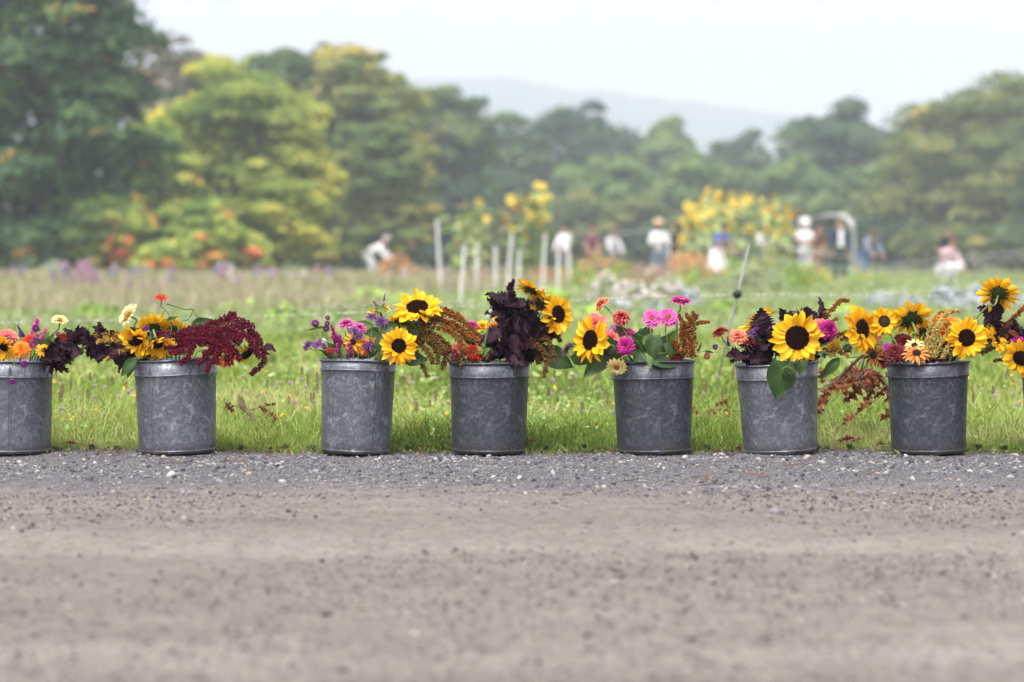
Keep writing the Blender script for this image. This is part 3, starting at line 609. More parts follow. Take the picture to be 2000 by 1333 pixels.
def bucket(i, tcx, tw, ty, bcx, bw, by, mat, label, seam_px=None, bead_py=None, dent=1.):
    Yb = Y0
    top = P(tcx, ty, Yb); base = P(bcx, by, Yb); base.z = max(base.z, .004); base = Vector((base.x, Yb, .0035))
    ax = (top - base); Hh = ax.length; rt = tw / 2 / SCL; rb = bw / 2 / SCL
    t = thing('metal_bucket', label, 'bucket', base, 0, 'metal buckets of cut flowers in a row along the road')
    t.rotation_euler = Vector((0, 0, 1)).rotation_difference(ax.normalized()).to_euler()
    zb = Hh * (.84 if bead_py is None else 1 - (bead_py - ty) / SCL / Hh)
    rs = random.Random(50 + i)
    ph = [rs.uniform(0, 6.28) for _ in range(4)]
    def warp(v):
        a = math.atan2(v.y, v.x); z = v.z / Hh
        k = 1 + dent * (.008 * math.sin(2 * a + ph[0]) * (z) + .004 * math.sin(3 * a + ph[1] + 3 * z) + .003 * math.sin(5 * a + ph[2] - 4 * z))
        return Vector((v.x * k, v.y * k, v.z + .002 * dent * math.sin(2 * a + ph[3]) * z))
    def put(name, mb, m=mat, smooth=True):
        mb.V = [warp(v) for v in mb.V]; return link(name, mb.mesh(smooth), m, t)
    rband = rt * .968; th = .0016
    prof = [(rb * .93, .007), (rb * .955, .002), (rb * .985, .006), (rb + .001, .011)]
    for k in range(1, 9):
        u = k / 8; prof.append((rb + (rband - .001 - rb) * u, .011 + (zb - .006 - .011) * u))
    prof += [(rband + .0015, zb), (rband + .0002, zb + .004), (rt * .995, Hh - .004), (rt * .995 - th, Hh - .004), (rband - th, zb), (rb - th, .009), (0.0005, .008)]
    mb = MB(); mb.lathe(prof, 72); put('body', mb)
    mb = MB(); q = 10; mb.lathe([(rt + .0006 + .0028 * math.cos(2 * math.pi * k / q), Hh - .0028 + .0028 * math.sin(2 * math.pi * k / q)) for k in range(q)], 72, close=True); put('rim', mb)
    mb = MB(); mb.lathe([(rband + .0012 + .0028 * math.cos(2 * math.pi * k / 8), zb + .0005 + .0030 * math.sin(2 * math.pi * k / 8)) for k in range(8)], 72, close=True); put('bead', mb)
    mb = MB(); mb.lathe([(rb + .0002 + .0020 * math.cos(2 * math.pi * k / 8), .0115 + .0024 * math.sin(2 * math.pi * k / 8)) for k in range(8)], 72, close=True); put('base_ring', mb)
    if seam_px is not None:
        a = -math.pi / 2 + math.asin(max(-.98, min(.98, (seam_px - tcx) / (tw / 2))))
        mb = MB(); pts = []
        for u in range(13):
            z = .006 + (Hh - .012) * u / 12; r_ = (rb + (rband - rb) * min(1, z / zb)) + (.0004 if z < zb else .0012)
            pts.append((r_, z))
        for off, wd, hgt in ((0, .0032, .0013),):
            V = []; F = []
            for (r_, z) in pts:
                for da, dr in ((-wd / r_, -.001), (-wd * .75 / r_, hgt), (wd * .75 / r_, hgt * .7), (wd / r_, -.001)):
                    V.append(((r_ + dr) * math.cos(a + da), (r_ + dr) * math.sin(a + da), z))
            for u in range(12):
                for k in range(3): F.append((u * 4 + k, u * 4 + k + 1, u * 4 + 5 + k, u * 4 + 4 + k))
            mb.add(V, F)
        put('seam', mb, mat, False)
        mb = MB(); V = []; F = []  # shade line beside the raised seam, laid on as a dark strip
        for (r_, z) in pts:
            for da in (-.0048 / r_, -.0030 / r_): V.append(((r_ + .0004) * math.cos(a + da), (r_ + .0004) * math.sin(a + da), z))
        for u in range(12): F.append((u * 2, u * 2 + 1, u * 2 + 3, u * 2 + 2))
        mb.add(V, F); put('seam_shade', mb, DARKLINE, False)
    BK[i] = (base, ax, rt, Hh); return t
bucket(1, 24, 160, 703, 24, 150, 893, Z_MID, 'grey metal bucket cut off by the left edge of the photo', 36, 735)
bucket(2, 342, 164, 700, 347, 148, 892, Z_LIGHT, 'pale spangled metal bucket under the drooping burgundy amaranth', 303, 731)
bucket(3, 700, 151, 702, 694, 134, 889, Z_LIGHT, 'narrow leaning metal bucket with swirled spangle, below two sunflowers and bronze amaranth', 742, 722, 1.6)
bucket(4, 956, 160, 706, 954, 143, 890, Z_DARK, 'dark blotched metal bucket under the tall purple leaves', 1006, 735)
bucket(5, 1275, 162, 704, 1278, 143, 892, Z_DARK, 'dark metal bucket with a seam down its middle, holding pink zinnias', 1289, 738)
bucket(6, 1517, 163, 708, 1525, 143, 890, Z_LIGHT, 'grey spangled metal bucket with a large heart shaped leaf hanging over its front', None, 738)
bucket(7, 1812, 161, 706, 1814, 143, 886, Z_DARK, 'dark blotched metal bucket holding five open sunflowers', None, 734)
bucket(8, 2076, 162, 708, 2076, 143, 890, Z_DARK, 'dark metal bucket barely showing at the right edge', None, 738)

# ================================================================ FLOWER MESHES
def leaf_mesh(kind, seed):
    r = random.Random(seed); rows = {'perilla': 22, 'heart': 14, 'ovate': 12, 'oak': 20}[kind]
    S = (-1, -.55, 0, .55, 1); V = []; uv = []; F = []; rn = []
    curl = r.uniform(.12, .4) if kind != 'perilla' else r.uniform(.05, .5); fold = r.uniform(.1, .35); tw = r.uniform(-.5, .5); side = r.uniform(-.12, .12)
    for i in range(rows + 1):
        t = i / rows
        if kind == 'heart': w = (math.sin(math.pi * min(1, t * .93 + .07)) ** .75) * (1 - .55 * t) * 1.25
        elif kind == 'ovate': w = math.sin(math.pi * t ** .75) * (1 - .25 * t)
        elif kind == 'oak': w = math.sin(math.pi * t ** .8) * (.65 + .45 * math.cos(t * 22 + 1))
        else: w = math.sin(math.pi * (t ** .72)) ** .85 * 1.05
        for k, s in enumerate(S):
            ww = w
            if kind == 'perilla' and abs(s) == 1: ww = w * (1.2 if i % 2 else .76)
            if kind == 'perilla' and abs(s) == 1 and i % 2: x = t + .035
            else: x = t
            if kind == 'heart' and abs(s) == 1 and i == 1: x = t - .12
            if kind == 'heart' and abs(s) == .55 and i == 1: x = t - .06
            y = s * ww * .5
            z = fold * abs(y) - curl * t * t + tw * y * t
            cr = .06 if kind == 'perilla' else (.05 if kind == 'oak' else .016)
            z += cr * math.sin(i * 1.9 + k * 2.3 + seed) + (.075 if kind in ('perilla', 'oak') else .02) * math.sin(t * 9 + s * 3 + seed)
            V.append((x, y + side * t * t, z)); uv.append((.5 + s * .5, t)); rn.append(.5 + .25 * (1 - abs(s)) * (k == 2) + r.uniform(-.1, .1))
    n = len(S)
    for i in range(rows):
        for k in range(n - 1): F.append((i * n + k, i * n + k + 1, (i + 1) * n + k + 1, (i + 1) * n + k))
    return mesh(V, F, rn, uv, True, kind + '_leaf')
LEAF = {k: [leaf_mesh(k, 10 * q + 3) for q in range(5)] for k in ('perilla', 'heart', 'ovate', 'oak')}
def petal_mesh(seed, tip=1., rows=7, cup=.15, curl=0.):
    """length 1 along +X, width about 1 (scaled later), normal +Z"""
    r = random.Random(seed); S = (-1, -.5, 0, .5, 1); V = []; F = []; uv = []; rn = []
    bend = curl + r.uniform(-.16, .16); tw = r.uniform(-.35, .35); bias = r.uniform(-.08, .08)
    for i in range(rows + 1):
        t = i / rows; w = (.42 + .58 * math.sin(math.pi * min(1, t * .78 + .1))) if t < .72 else None
        w = min(1, .5 + 1.1 * t) if t < .5 else 1.0 * (max(0, 1 - ((t - .5) / .5) ** (1.35 + tip * .7))) ** .95
        for s in S:
            z = cup * (s * s) * w - .06 * math.cos(s * math.pi * 2) * .3 + bend * t * t + tw * s * w * t * .5
            V.append((t, s * w * .5 + bias * t * t, z)); uv.append((.5 + s * .5, t)); rn.append(t)
    n = len(S)
    for i in range(rows):
        for k in range(n - 1): F.append((i * n + k, i * n + k + 1, (i + 1) * n + k + 1, (i + 1) * n + k))
    return mesh(V, F, rn, uv, True, 'petal')
PETAL = [petal_mesh(20 + k, .4 + .25 * (k % 3), 7, .14, (-.12, 0, .12, -.22, .05, .2)[k % 6]) for k in range(9)]
def petal_geo(mb, M4, L, W, seed, tip=.6, rows=4, cup=.15, curl=0., r0=None):
    r = random.Random(seed); S = (-1, 0, 1); V = []; F = []; b = curl + r.uniform(-.1, .1); base = r.random() if r0 is None else r0; rn = []; uv = []
    for i in range(rows + 1):
        t = i / rows; w = min(1, .45 + 1.3 * t) if t < .5 else max(.12, (1 - ((t - .5) / .5) ** (2 + tip) * .85))
        for s in S:
            V.append(M4 @ Vector((t * L, s * w * W / 2, L * (cup * abs(s) * w + b * t * t)))); rn.append(min(1, max(0, base * .6 + .4 * t))); uv.append((.5 + .5 * s, t))
    for i in range(rows):
        for k in range(2): F.append((i * 3 + k, i * 3 + k + 1, (i + 1) * 3 + k + 1, (i + 1) * 3 + k))
    mb.add(V, F, rn, uv)
def Rz(a): return Matrix.Rotation(a, 4, 'Z')
def Ry(a): return Matrix.Rotation(a, 4, 'Y')
def T4(x, y, z): return Matrix.Translation((x, y, z))
# sunflower disc: dome of small florets in a spiral, radius 1
def disc_mesh(seed, ring=.35):
    random.seed(seed); mb = MB(); V = [(0, 0, .2)]; F = []; n = 28
    for j, (rr_, z) in enumerate([(.3, .19), (.6, .17), (.85, .13), (1, .02), (.95, -.15)]):
        for k in range(n): V.append((rr_ * math.cos(2 * math.pi * k / n), rr_ * math.sin(2 * math.pi * k / n), z))
    for k in range(n): F.append((0, 1 + k, 1 + (k + 1) % n))
    for j in range(4):
        for k in range(n): F.append((1 + j * n + k, 1 + (j + 1) * n + k, 1 + (j + 1) * n + (k + 1) % n, 1 + j * n + (k + 1) % n))
    mb.add(V, F, 0.0)
    for k in range(300):
        rr_ = math.sqrt(k / 300) * .98; a = k * 2.39996; z = .2 - .1 * rr_ ** 3
        hgt = .05 + .1 * (rr_ > ring) * random.uniform(.5, 1.1)
        mb.blob((rr_ * math.cos(a), rr_ * math.sin(a), z), (.032, .032, hgt), None, .25, .12 + .5 * abs(rr_ - ring) ** .7 + random.uniform(-.12, .12))
    return mb.mesh(False, 'disc')
DISC = [disc_mesh(300), disc_mesh(301, .5), disc_mesh(302, .25)]
def calyx_mesh(seed):
    mb = MB(); mb.lathe([(.02, -.42), (.3, -.4), (.7, -.3), (.98, -.1), (1, .02)], 20, .3)
    for k in range(30):
        a = k * 2.399; rr_ = .75 + .25 * (k % 3) / 2
        M4 = Rz(a) @ T4(rr_, 0, -.12 - .1 * (1 - (k % 3) / 2)) @ Ry(random.Random(seed + k).uniform(-.1, .6))
        petal_geo(mb, M4, random.Random(seed + k + 99).uniform(.4, .72), .26, seed + k, 0, 4, .1, .2)
    return mb.mesh(True, 'calyx')
CALYX = [calyx_mesh(400), calyx_mesh(440)]
# zinnias: radius 1, facing +Z
def zinnia_mesh(rings, seed, droop=0., W=.36):
    mb = MB(); r = random.Random(seed)
    for (n, rad, tilt, z, L) in rings:
        o = r.uniform(0, 6)
        for k in range(n):
            a = o + 2 * math.pi * k / n + r.uniform(-.08, .08)
            M4 = Rz(a) @ T4(rad, 0, z + r.uniform(-.02, .02)) @ Ry(-tilt + r.uniform(-.14, .14))
            petal_geo(mb, M4, L * r.uniform(.9, 1.08), W * r.uniform(.85, 1.1), seed * 100 + k, 1.3, 4, .12, droop)
    return mb.mesh(True, 'petals')
ZIN = {
 'flat': [zinnia_mesh([(15, .2, .02, 0, .78), (13, .18, .28, .06, .62), (9, .14, .6, .1, .4)], s) for s in (1, 2, 3)],
 'dome': [zinnia_mesh([(16, .2, -.15, -.02, .8), (15, .18, .12, .07, .74), (13, .15, .4, .15, .6), (10, .1, .75, .2, .46), (7, .05, 1.1, .22, .34)], s, -.12) for s in (4, 5, 6)],
 'ball': [zinnia_mesh([(15, .15, -.6, -.1, .8), (15, .15, -.25, 0, .82), (15, .14, .1, .08, .78), (13, .12, .45, .16, .68), (11, .08, .8, .22, .55), (7, .04, 1.2, .25, .42)], s, -.2, .3) for s in (7, 8)],
 'daisy': [zinnia_mesh([(14, .22, -.05, 0, .8), (6, .2, .05, .03, .7)], s, -.1, .26) for s in (9, 10)],
 'thin': [zinnia_mesh([(13, .2, -.12, 0, .82), (10, .2, .1, .03, .7)], s, -.08, .2) for s in (12, 13)],
}
def eye_mesh(seed):
    random.seed(seed); mb = MB(); mb.lathe([(.001, .16), (.14, .14), (.24, .05), (.26, -.03)], 12, .2)
    for k in range(40):
        rr_ = math.sqrt(k / 40) * .24; a = k * 2.4; mb.blob((rr_ * math.cos(a), rr_ * math.sin(a), .15 - rr_ * .2), (.03, .03, .07), None, .3)
    return mb.mesh(False, 'flower_eye')
EYE = eye_mesh(500)
def globe_mesh(seed):
    random.seed(seed); mb = MB()
    for k in range(150):
        z = 1 - 2 * (k + .5) / 150; a = k * 2.39996; d = Vector((math.sqrt(1 - z * z) * math.cos(a), math.sqrt(1 - z * z) * math.sin(a), z))
        q = d.to_track_quat('Z', 'Y').to_matrix(); mb.blob(d * .8, (.13, .1, .24), q, .25)
    return mb.mesh(True, 'bloom')
GLOBE = [globe_mesh(510), globe_mesh(511)]
def balm_mesh(seed):
    """ragged whorl of thin curved tubular petals"""
    r = random.Random(seed); mb = MB()
    for k in range(18): mb.blob((r.gauss(0, .14), r.gauss(0, .14), r.gauss(.02, .12)), (.12, .12, .12), None, .3, .0)
    for k in range(70):
        a = r.uniform(0, 6.28); el = r.uniform(-.75, 1.1)
        M4 = Rz(a) @ T4(.14, 0, .02) @ Ry(-el); petal_geo(mb, M4, r.uniform(.55, .95), .11, seed * 90 + k, -.5, 4, .3, r.uniform(-.4, .1), r.uniform(.4, 1))
    return mb.mesh(True, 'bloom')
BALM = [balm_mesh(3), balm_mesh(4), balm_mesh(5)]
def spike_mesh(seed, n=90, fat=.32, taper=1.):
    """short dense plume along +Z, length 1"""
    random.seed(seed); mb = MB()
    for k in range(n):
        t = random.random() ** .85; a = random.uniform(0, 6.28); rr_ = fat * (1 - taper * t) * random.uniform(.5, 1.05)
        d = Vector((math.cos(a), math.sin(a), .7)).normalized(); q = d.to_track_quat('Z', 'Y').to_matrix()
        mb.blob((rr_ * math.cos(a), rr_ * math.sin(a), t), (.05, .05, .1), q, .35)
    return mb.mesh(False, 'bloom')
SPIKE = [spike_mesh(520), spike_mesh(521, 110, .24), spike_mesh(522, 90, .42, .75)]
def comb_mesh(seed):
    """velvety cockscomb lump, radius 1"""
    random.seed(seed); mb = MB()
    for k in range(260):
        d = Vector((random.gauss(0, 1), random.gauss(0, 1), random.gauss(0, 1))).normalized()
        rr_ = 1 + .25 * math.sin(5 * d.x + seed) * math.cos(6 * d.y); q = d.to_track_quat('Z', 'Y').to_matrix()
        mb.blob(d * rr_ * .85, (.1, .07, .2), q, .35)
    return mb.mesh(False, 'bloom')
COMB = [comb_mesh(530), comb_mesh(531)]

# ---------------------------------------------------------------- plant materials
S_YEL = pmat('sunflower_petal', [(.0, (.66, .29, .002)), (.35, (.83, .44, .004)), (.75, (.92, .55, .008)), (1, (.95, .64, .02))], .5, .30, 30, (.35, .4, .3), .25, .25, True)
S_DISC = pmat('sunflower_disc', [(0, (.009, .0035, .002)), (.35, (.024, .008, .003)), (.7, (.065, .024, .007)), (1, (.16, .07, .015))], .95, 0, 60, (.85, .15, 0), .02)
S_DISC_G = pmat('sunflower_disc_green', [(0, (.03, .02, .006)), (.5, (.06, .045, .012)), (1, (.14, .12, .03))], .85, 0, 60, (.85, .15, 0), .15)
CALG = pmat('calyx_green', [(0, (.010, .022, .005)), (.5, (.03, .06, .012)), (1, (.085, .14, .03))], .6, .15, 40, (.6, .4, 0))
STEM = pmat('stem_green', [(0, (.07, .12, .03)), (.5, (.13, .2, .05)), (1, (.2, .27, .09))], .55, .05, 25, (.2, .6, .2))
LEAFG = pmat('leaf_green', [(0, (.009, .026, .005)), (.4, (.02, .055, .009)), (.75, (.042, .098, .015)), (1, (.10, .18, .04))], .42, .22, 22, (.45, .35, .2), .45, .3, vein=.35)
LEAFL = pmat('leaf_light_green', [(0, (.05, .10, .018)), (.5, (.10, .18, .03)), (1, (.18, .27, .06))], .45, .3, 22, (.45, .35, .2), .4, .3, vein=.4)
PERIL = pmat('perilla_leaf', [(0, (.005, .0012, .003)), (.4, (.012, .0025, .007)), (.75, (.03, .006, .019)), (1, (.065, .013, .035))], .45, .10, 28, (.3, .4, .3), .2, .5, vein=.5)
PSTEM = flat('perilla_stem', (.05, .012, .025), .5)
def bloommat(name, a, b, c, trans=.18): return pmat(name, [(0, a), (.5, b), (1, c)], .6, trans, 40, (.65, .2, .15), .25)
BM = {
 'magenta': bloommat('petal_magenta', (.22, .004, .10), (.42, .012, .20), (.6, .06, .34)),
 'pink': bloommat('petal_pink', (.42, .03, .22), (.62, .09, .36), (.78, .28, .5)),
 'coral': bloommat('petal_coral', (.5, .05, .06), (.72, .14, .13), (.85, .32, .26)),
 'salmon': bloommat('petal_salmon', (.55, .10, .05), (.75, .22, .12), (.85, .38, .25)),
 'rose': bloommat('petal_rose', (.28, .02, .03), (.48, .06, .07), (.68, .2, .15)),
 'orange': bloommat('petal_orange', (.6, .09, .004), (.82, .2, .01), (.9, .33, .03)),
 'red': bloommat('petal_red', (.3, .005, .004), (.5, .012, .008), (.66, .05, .02)),
 'rust': bloommat('petal_rust', (.16, .012, .01), (.32, .04, .025), (.5, .12, .06)),
 'darkred': bloommat('petal_dark_red', (.05, .003, .005), (.11, .006, .01), (.2, .015, .02), .08),
 'cream': bloommat('petal_cream', (.7, .5, .16), (.85, .68, .28), (.9, .78, .45)),
 'lav': bloommat('petal_lavender', (.10, .02, .09), (.34, .15, .4), (.55, .34, .62)),
 'lilac': bloommat('petal_dusty_pink', (.28, .09, .22), (.42, .18, .35), (.58, .36, .5)),
 'violet': bloommat('petal_violet', (.06, .012, .14), (.13, .04, .28), (.28, .14, .45), .1),
 'globe': bloommat('bract_purple', (.10, .004, .10), (.22, .012, .2), (.36, .05, .32), .05),
 'white': bloommat('bract_white', (.6, .58, .55), (.75, .74, .7), (.85, .84, .8)),
 'gold': bloommat('petal_gold', (.72, .25, .004), (.85, .42, .008), (.9, .55, .03)),
 'bud': bloommat('bud_green', (.02, .035, .01), (.06, .09, .025), (.14, .19, .06), .05),
 'straw': pmat('amaranth_straw', [(0, (.2, .13, .02)), (.5, (.4, .3, .07)), (1, (.62, .52, .2))], .75, .08, 40, (.75, .2, .05), .15),
 'bronzey': bloommat('petal_bronze_orange', (.4, .09, .01), (.65, .22, .04), (.82, .5, .2)),
 'burg': pmat('amaranth_burgundy', [(0, (.035, .001, .006)), (.5, (.095, .003, .016)), (1, (.20, .009, .036))], .75, .08, 40, (.75, .2, .05), .15),
 'bronze': pmat('amaranth_bronze', [(0, (.09, .025, .006)), (.5, (.22, .07, .012)), (1, (.40, .16, .03))], .75, .08, 40, (.75, .2, .05), .15),
 'ochre': pmat('amaranth_ochre', [(0, (.20, .09, .012)), (.5, (.42, .23, .04)), (1, (.6, .42, .12))], .75, .08, 40, (.75, .2, .05), .15),
 'olive': pmat('amaranth_olive_bronze', [(0, (.05, .022, .005)), (.5, (.13, .065, .013)), (1, (.25, .14, .03))], .75, .08, 40, (.75, .2, .05), .15),
}
EYEM = pmat('flower_eye', [(0, (.09, .02, .01)), (.5, (.3, .12, .015)), (1, (.75, .48, .05))], .7, 0, 50, (.8, .2, 0))
EYED = pmat('flower_eye_dark', [(0, (.006, .004, .004)), (1, (.03, .015, .012))], .8, 0, 50, (.8, .2, 0))

# ---------------------------------------------------------------- flower builders
frnd = random.Random(99)
def inner(b, spread=.5):
    base, ax, rt, Hh = BK[b]; a = frnd.uniform(0, 6.28); q = frnd.uniform(0, spread) * rt * .8
    return base + ax * .10 + Vector((q * math.cos(a), q * math.sin(a), 0))
def stem_path(C, f, b, via=(), back=.05):
    """from the head, over any via points, across the bucket mouth and down inside"""
    base, ax, rt, Hh = BK[b]; bot = inner(b); mouth = base + ax * 1.0
    if via: last = via[-1]
    else: last = C
    off = Vector((last.x - mouth.x, last.y - mouth.y, 0)); m = rt * .72
    if off.length > m: off = off.normalized() * m
    cross = mouth + off; low = bot
    pts = [C - f * .004, C - f * back] + list(via)
    if last.z > mouth.z + .02 or via: pts += [cross + Vector((0, 0, .008))]
    else: pts += [Vector((cross.x, cross.y, mouth.z + .02))]
    pts += [cross.lerp(low, .45), low]
    return smooth_path(pts, 4), low
def add_leaf(t, base, spec, default='heart'):
    """spec = (px, py of the attached end, px, py of the tip, width px, dy, kind, material, normal)"""
    px0, py0, px1, py1, w, dy = spec[:6]; kind = spec[6] if len(spec) > 6 else default; m = spec[7] if len(spec) > 7 else LEAFG
    nrm = Vector(spec[8] if len(spec) > 8 else (frnd.uniform(-.3, .3), -1, frnd.uniform(.1, .7)))
    a = P(px0, py0, Y0 + dy); e = P(px1, py1, Y0 + dy - .012 + frnd.uniform(-.02, .02)); X = e - a; L = X.length; X.normalize()
    Zv = (nrm - X * nrm.dot(X)).normalized(); Yv = Zv.cross(X); W = w / SCL
    M4 = Matrix((( X.x * L, Yv.x * W, Zv.x * L * .8, a.x - base.x), (X.y * L, Yv.y * W, Zv.y * L * .8, a.y - base.y), (X.z * L, Yv.z * W, Zv.z * L * .8, a.z - base.z), (0, 0, 0, 1)))
    link('leaf', frnd.choice(LEAF[kind]), m, t, M4); return a
def face_mat(f, roll=0):
    return Vector(f).normalized().to_track_quat('Z', 'Y').to_matrix().to_4x4() @ Rz(roll)
def sunflower(b, px, py, dia, f, label, dy=-.06, disc=.4, via=(), leaves=(), n=(18, 15), wf=.32, tilt=0., mat_disc=None, stem_r=.0036):
    f = Vector(f).normalized(); C = P(px, py, Y0 + dy); R = dia / 2 / SCL; via = [P(x, y, Y0 + d) for x, y, d in via]
    pts, base = stem_path(C - f * (R * disc * .4), f, b, via)
    t = thing('sunflower', label, 'sunflower', base, 0, 'cut sunflowers in the buckets')
    Mh = Matrix.Translation(C - base) @ face_mat(f, frnd.uniform(0, 6)); rd = R * disc
    link('disc', frnd.choice(DISC), mat_disc or S_DISC, t, Mh @ Matrix.Scale(rd, 4))
    link('calyx', frnd.choice(CALYX), CALG, t, Mh @ T4(0, 0, -rd * .08) @ Matrix.Scale(rd * .96, 4))
    for j, cnt in enumerate(n):
        o = frnd.uniform(0, 6)
        for k in range(cnt):
            a = o + 2 * math.pi * (k + frnd.uniform(-.22, .22)) / cnt; L = (R - rd * .86) * frnd.uniform(.8, 1.12) * (1 if j == 0 else .9)
            W = R * wf * frnd.uniform(.8, 1.15); tl = tilt + (.12 if j == 0 else -.2) + frnd.gauss(0, .17) + (frnd.choice([-.6, .5]) if frnd.random() < .08 else 0)
            M4 = Mh @ Rz(a) @ T4(rd * .86, 0, -rd * (.06 + .1 * (1 - j))) @ Ry(tl) @ Matrix.Rotation(frnd.gauss(0, .3), 4, 'X') @ Matrix.Diagonal((L, W, L, 1))
            link('petal', frnd.choice(PETAL), S_YEL, t, M4)
    mb = MB(); q = [p - base for p in pts]; mb.tube(q, stem_r, 8)
    for lf in leaves:
        a = add_leaf(t, base, lf) - base; near = min(q, key=lambda p: (p - a).length); mb.tube([near, near.lerp(a, .5) + Vector((0, 0, .006)), a], .0018, 5)
    link('stem', mb.mesh(), STEM, t); return t
NAMES = {'flat': ('zinnia', 'zinnia'), 'dome': ('zinnia', 'zinnia'), 'ball': ('dahlia', 'dahlia'), 'daisy': ('daisy_flower', 'daisy'), 'thin': ('coneflower', 'coneflower')}
def zin(b, px, py, dia, f, style, col, label, dy=-.03, via=(), leaves=(), eye=True, name=None, sr=.0017, dark=False):
    f = Vector(f).normalized(); C = P(px, py, Y0 + dy); R = dia / 2 / SCL; via = [P(x, y, Y0 + d) for x, y, d in via]
    pts, base = stem_path(C - f * R * .1, f, b, via, .03)
    nm, cat = name or NAMES[style]; t = thing(nm, label, cat, base, 0, 'cut zinnias and daisies in the buckets')
    Mh = Matrix.Translation(C - base) @ face_mat(f, frnd.uniform(0, 6)) @ Matrix.Scale(R, 4)
    o = link('petals', frnd.choice(ZIN[style]), BM[col], t, Mh); o['kind'] = 'stuff'
    if eye: link('flower_eye', EYE, EYED if dark else EYEM, t, Mh @ T4(0, 0, .06) @ Matrix.Scale(1.15, 4))
    link('calyx', frnd.choice(CALYX), CALG, t, Mh @ T4(0, 0, -.05) @ Matrix.Scale(.27, 4))
    mb = MB(); q = [p - base for p in pts]; mb.tube(q, sr, 6)
    for lf in leaves:
        a = add_leaf(t, base, lf, 'ovate') - base; near = min(q, key=lambda p: (p - a).length); mb.tube([near, a], .0012, 5)
    link('stem', mb.mesh(), STEM, t); return t
def bloom(b, kind, px, py, size, f, col, label, dy=-.03, via=(), leaves=(), sr=.0012, asp=1.):
    """globe, balm, spike (size = length) and comb heads"""
    f = Vector(f).normalized(); C = P(px, py, Y0 + dy); via = [P(x, y, Y0 + d) for x, y, d in via]
    nm, cat, pool, grp = {'globe': ('globe_flower', 'globe flower', GLOBE, 'round globe flowers in the buckets'), 'balm': ('bee_balm', 'bee balm', BALM, 'ragged lavender bee balm in the buckets'),
                     'spike': ('flower_spike', 'flower spike', SPIKE, 'small flower spikes in the buckets'), 'comb': ('cockscomb', 'cockscomb', COMB, 'velvety cockscombs in the buckets')}[kind]
    R = size / SCL * (.5 if kind != 'spike' else 1.)
    if kind == 'spike': C = C - f * R * .5
    pts, base = stem_path(C, f, b, via, .02)
    t = thing(nm, label, cat, base, 0, grp)
    link('bloom', frnd.choice(pool), BM[col], t, Matrix.Translation(C - base) @ face_mat(f, frnd.uniform(0, 6)) @ Matrix.Diagonal((R * asp, R * asp, R, 1)))
    mb = MB(); q = [p - base for p in pts]; mb.tube(q, sr, 6)
    for lf in leaves: add_leaf(t, base, lf, 'ovate')
    link('stem', mb.mesh(), STEM, t); return t
def strand_geo(mb, pts, r0, r1, dens=1.):
    """knobbly tassel of tiny florets along a path"""
    ln = sum((pts[i + 1] - pts[i]).length for i in range(len(pts) - 1)); n = int(ln / .00036 * dens); r0 *= 1.15; r1 *= 1.2
    for k in range(n):
        t = (k + random.random()) / n * (len(pts) - 1.001); i = int(t); p = pts[i].lerp(pts[i + 1], t - i); d = (pts[i + 1] - pts[i]).normalized()
        u = t / (len(pts) - 1); rr_ = (r0 + (r1 - r0) * u ** 1.3) * random.uniform(.3, 1.1); a = random.uniform(0, 6.28)
        e = d.orthogonal().normalized(); e = Quaternion(d, a) @ e; dirv = (e + d * .55).normalized()
        gs_ = random.choice([.6, .8, 1, 1, 1.35]); mb.blob(p + e * rr_, (.0022 * gs_, .0022 * gs_, .0042 * gs_), dirv.to_track_quat('Z', 'Y').to_matrix(), .35)
def amaranth(b, label, col, root, strands, r=(.0075, .0025), name=('amaranth', 'amaranth'), via=(), leaves=(), stemcol=None):
    """root (px,py,dy): where strands meet; each strand a list of (px,py,dy)"""
    C = P(root[0], root[1], Y0 + root[2]); pts, base = stem_path(C, Vector((0, 0, 1)), b, [P(x, y, Y0 + d) for x, y, d in via], .01)
    t = thing(name[0], label, name[1], base, 0, 'cut amaranth plumes in the buckets')
    for s in strands:
        rr_ = r
        if isinstance(s[0], float): rr_ = (s[0], s[1]); s = s[2:]
        pp = smooth_path([P(x, y, Y0 + d) - base for x, y, d in s], 5); mb = MB(); strand_geo(mb, pp, *rr_); mb.tube(pp, [.0016] * len(pp), 5, .2)
        link('tassel', mb.mesh(False), BM[col], t)
    mb = MB(); q = [p - base for p in pts]; mb.tube(q, .0028, 6)
    for s in strands:
        s = s[2:] if isinstance(s[0], float) else s
        a = P(s[0][0], s[0][1], Y0 + s[0][2]) - base; mb.tube([q[0], a], .0016, 5)
    for lf in leaves: add_leaf(t, base, lf, 'ovate')
    link('stem', mb.mesh(), stemcol or STEM, t); return t
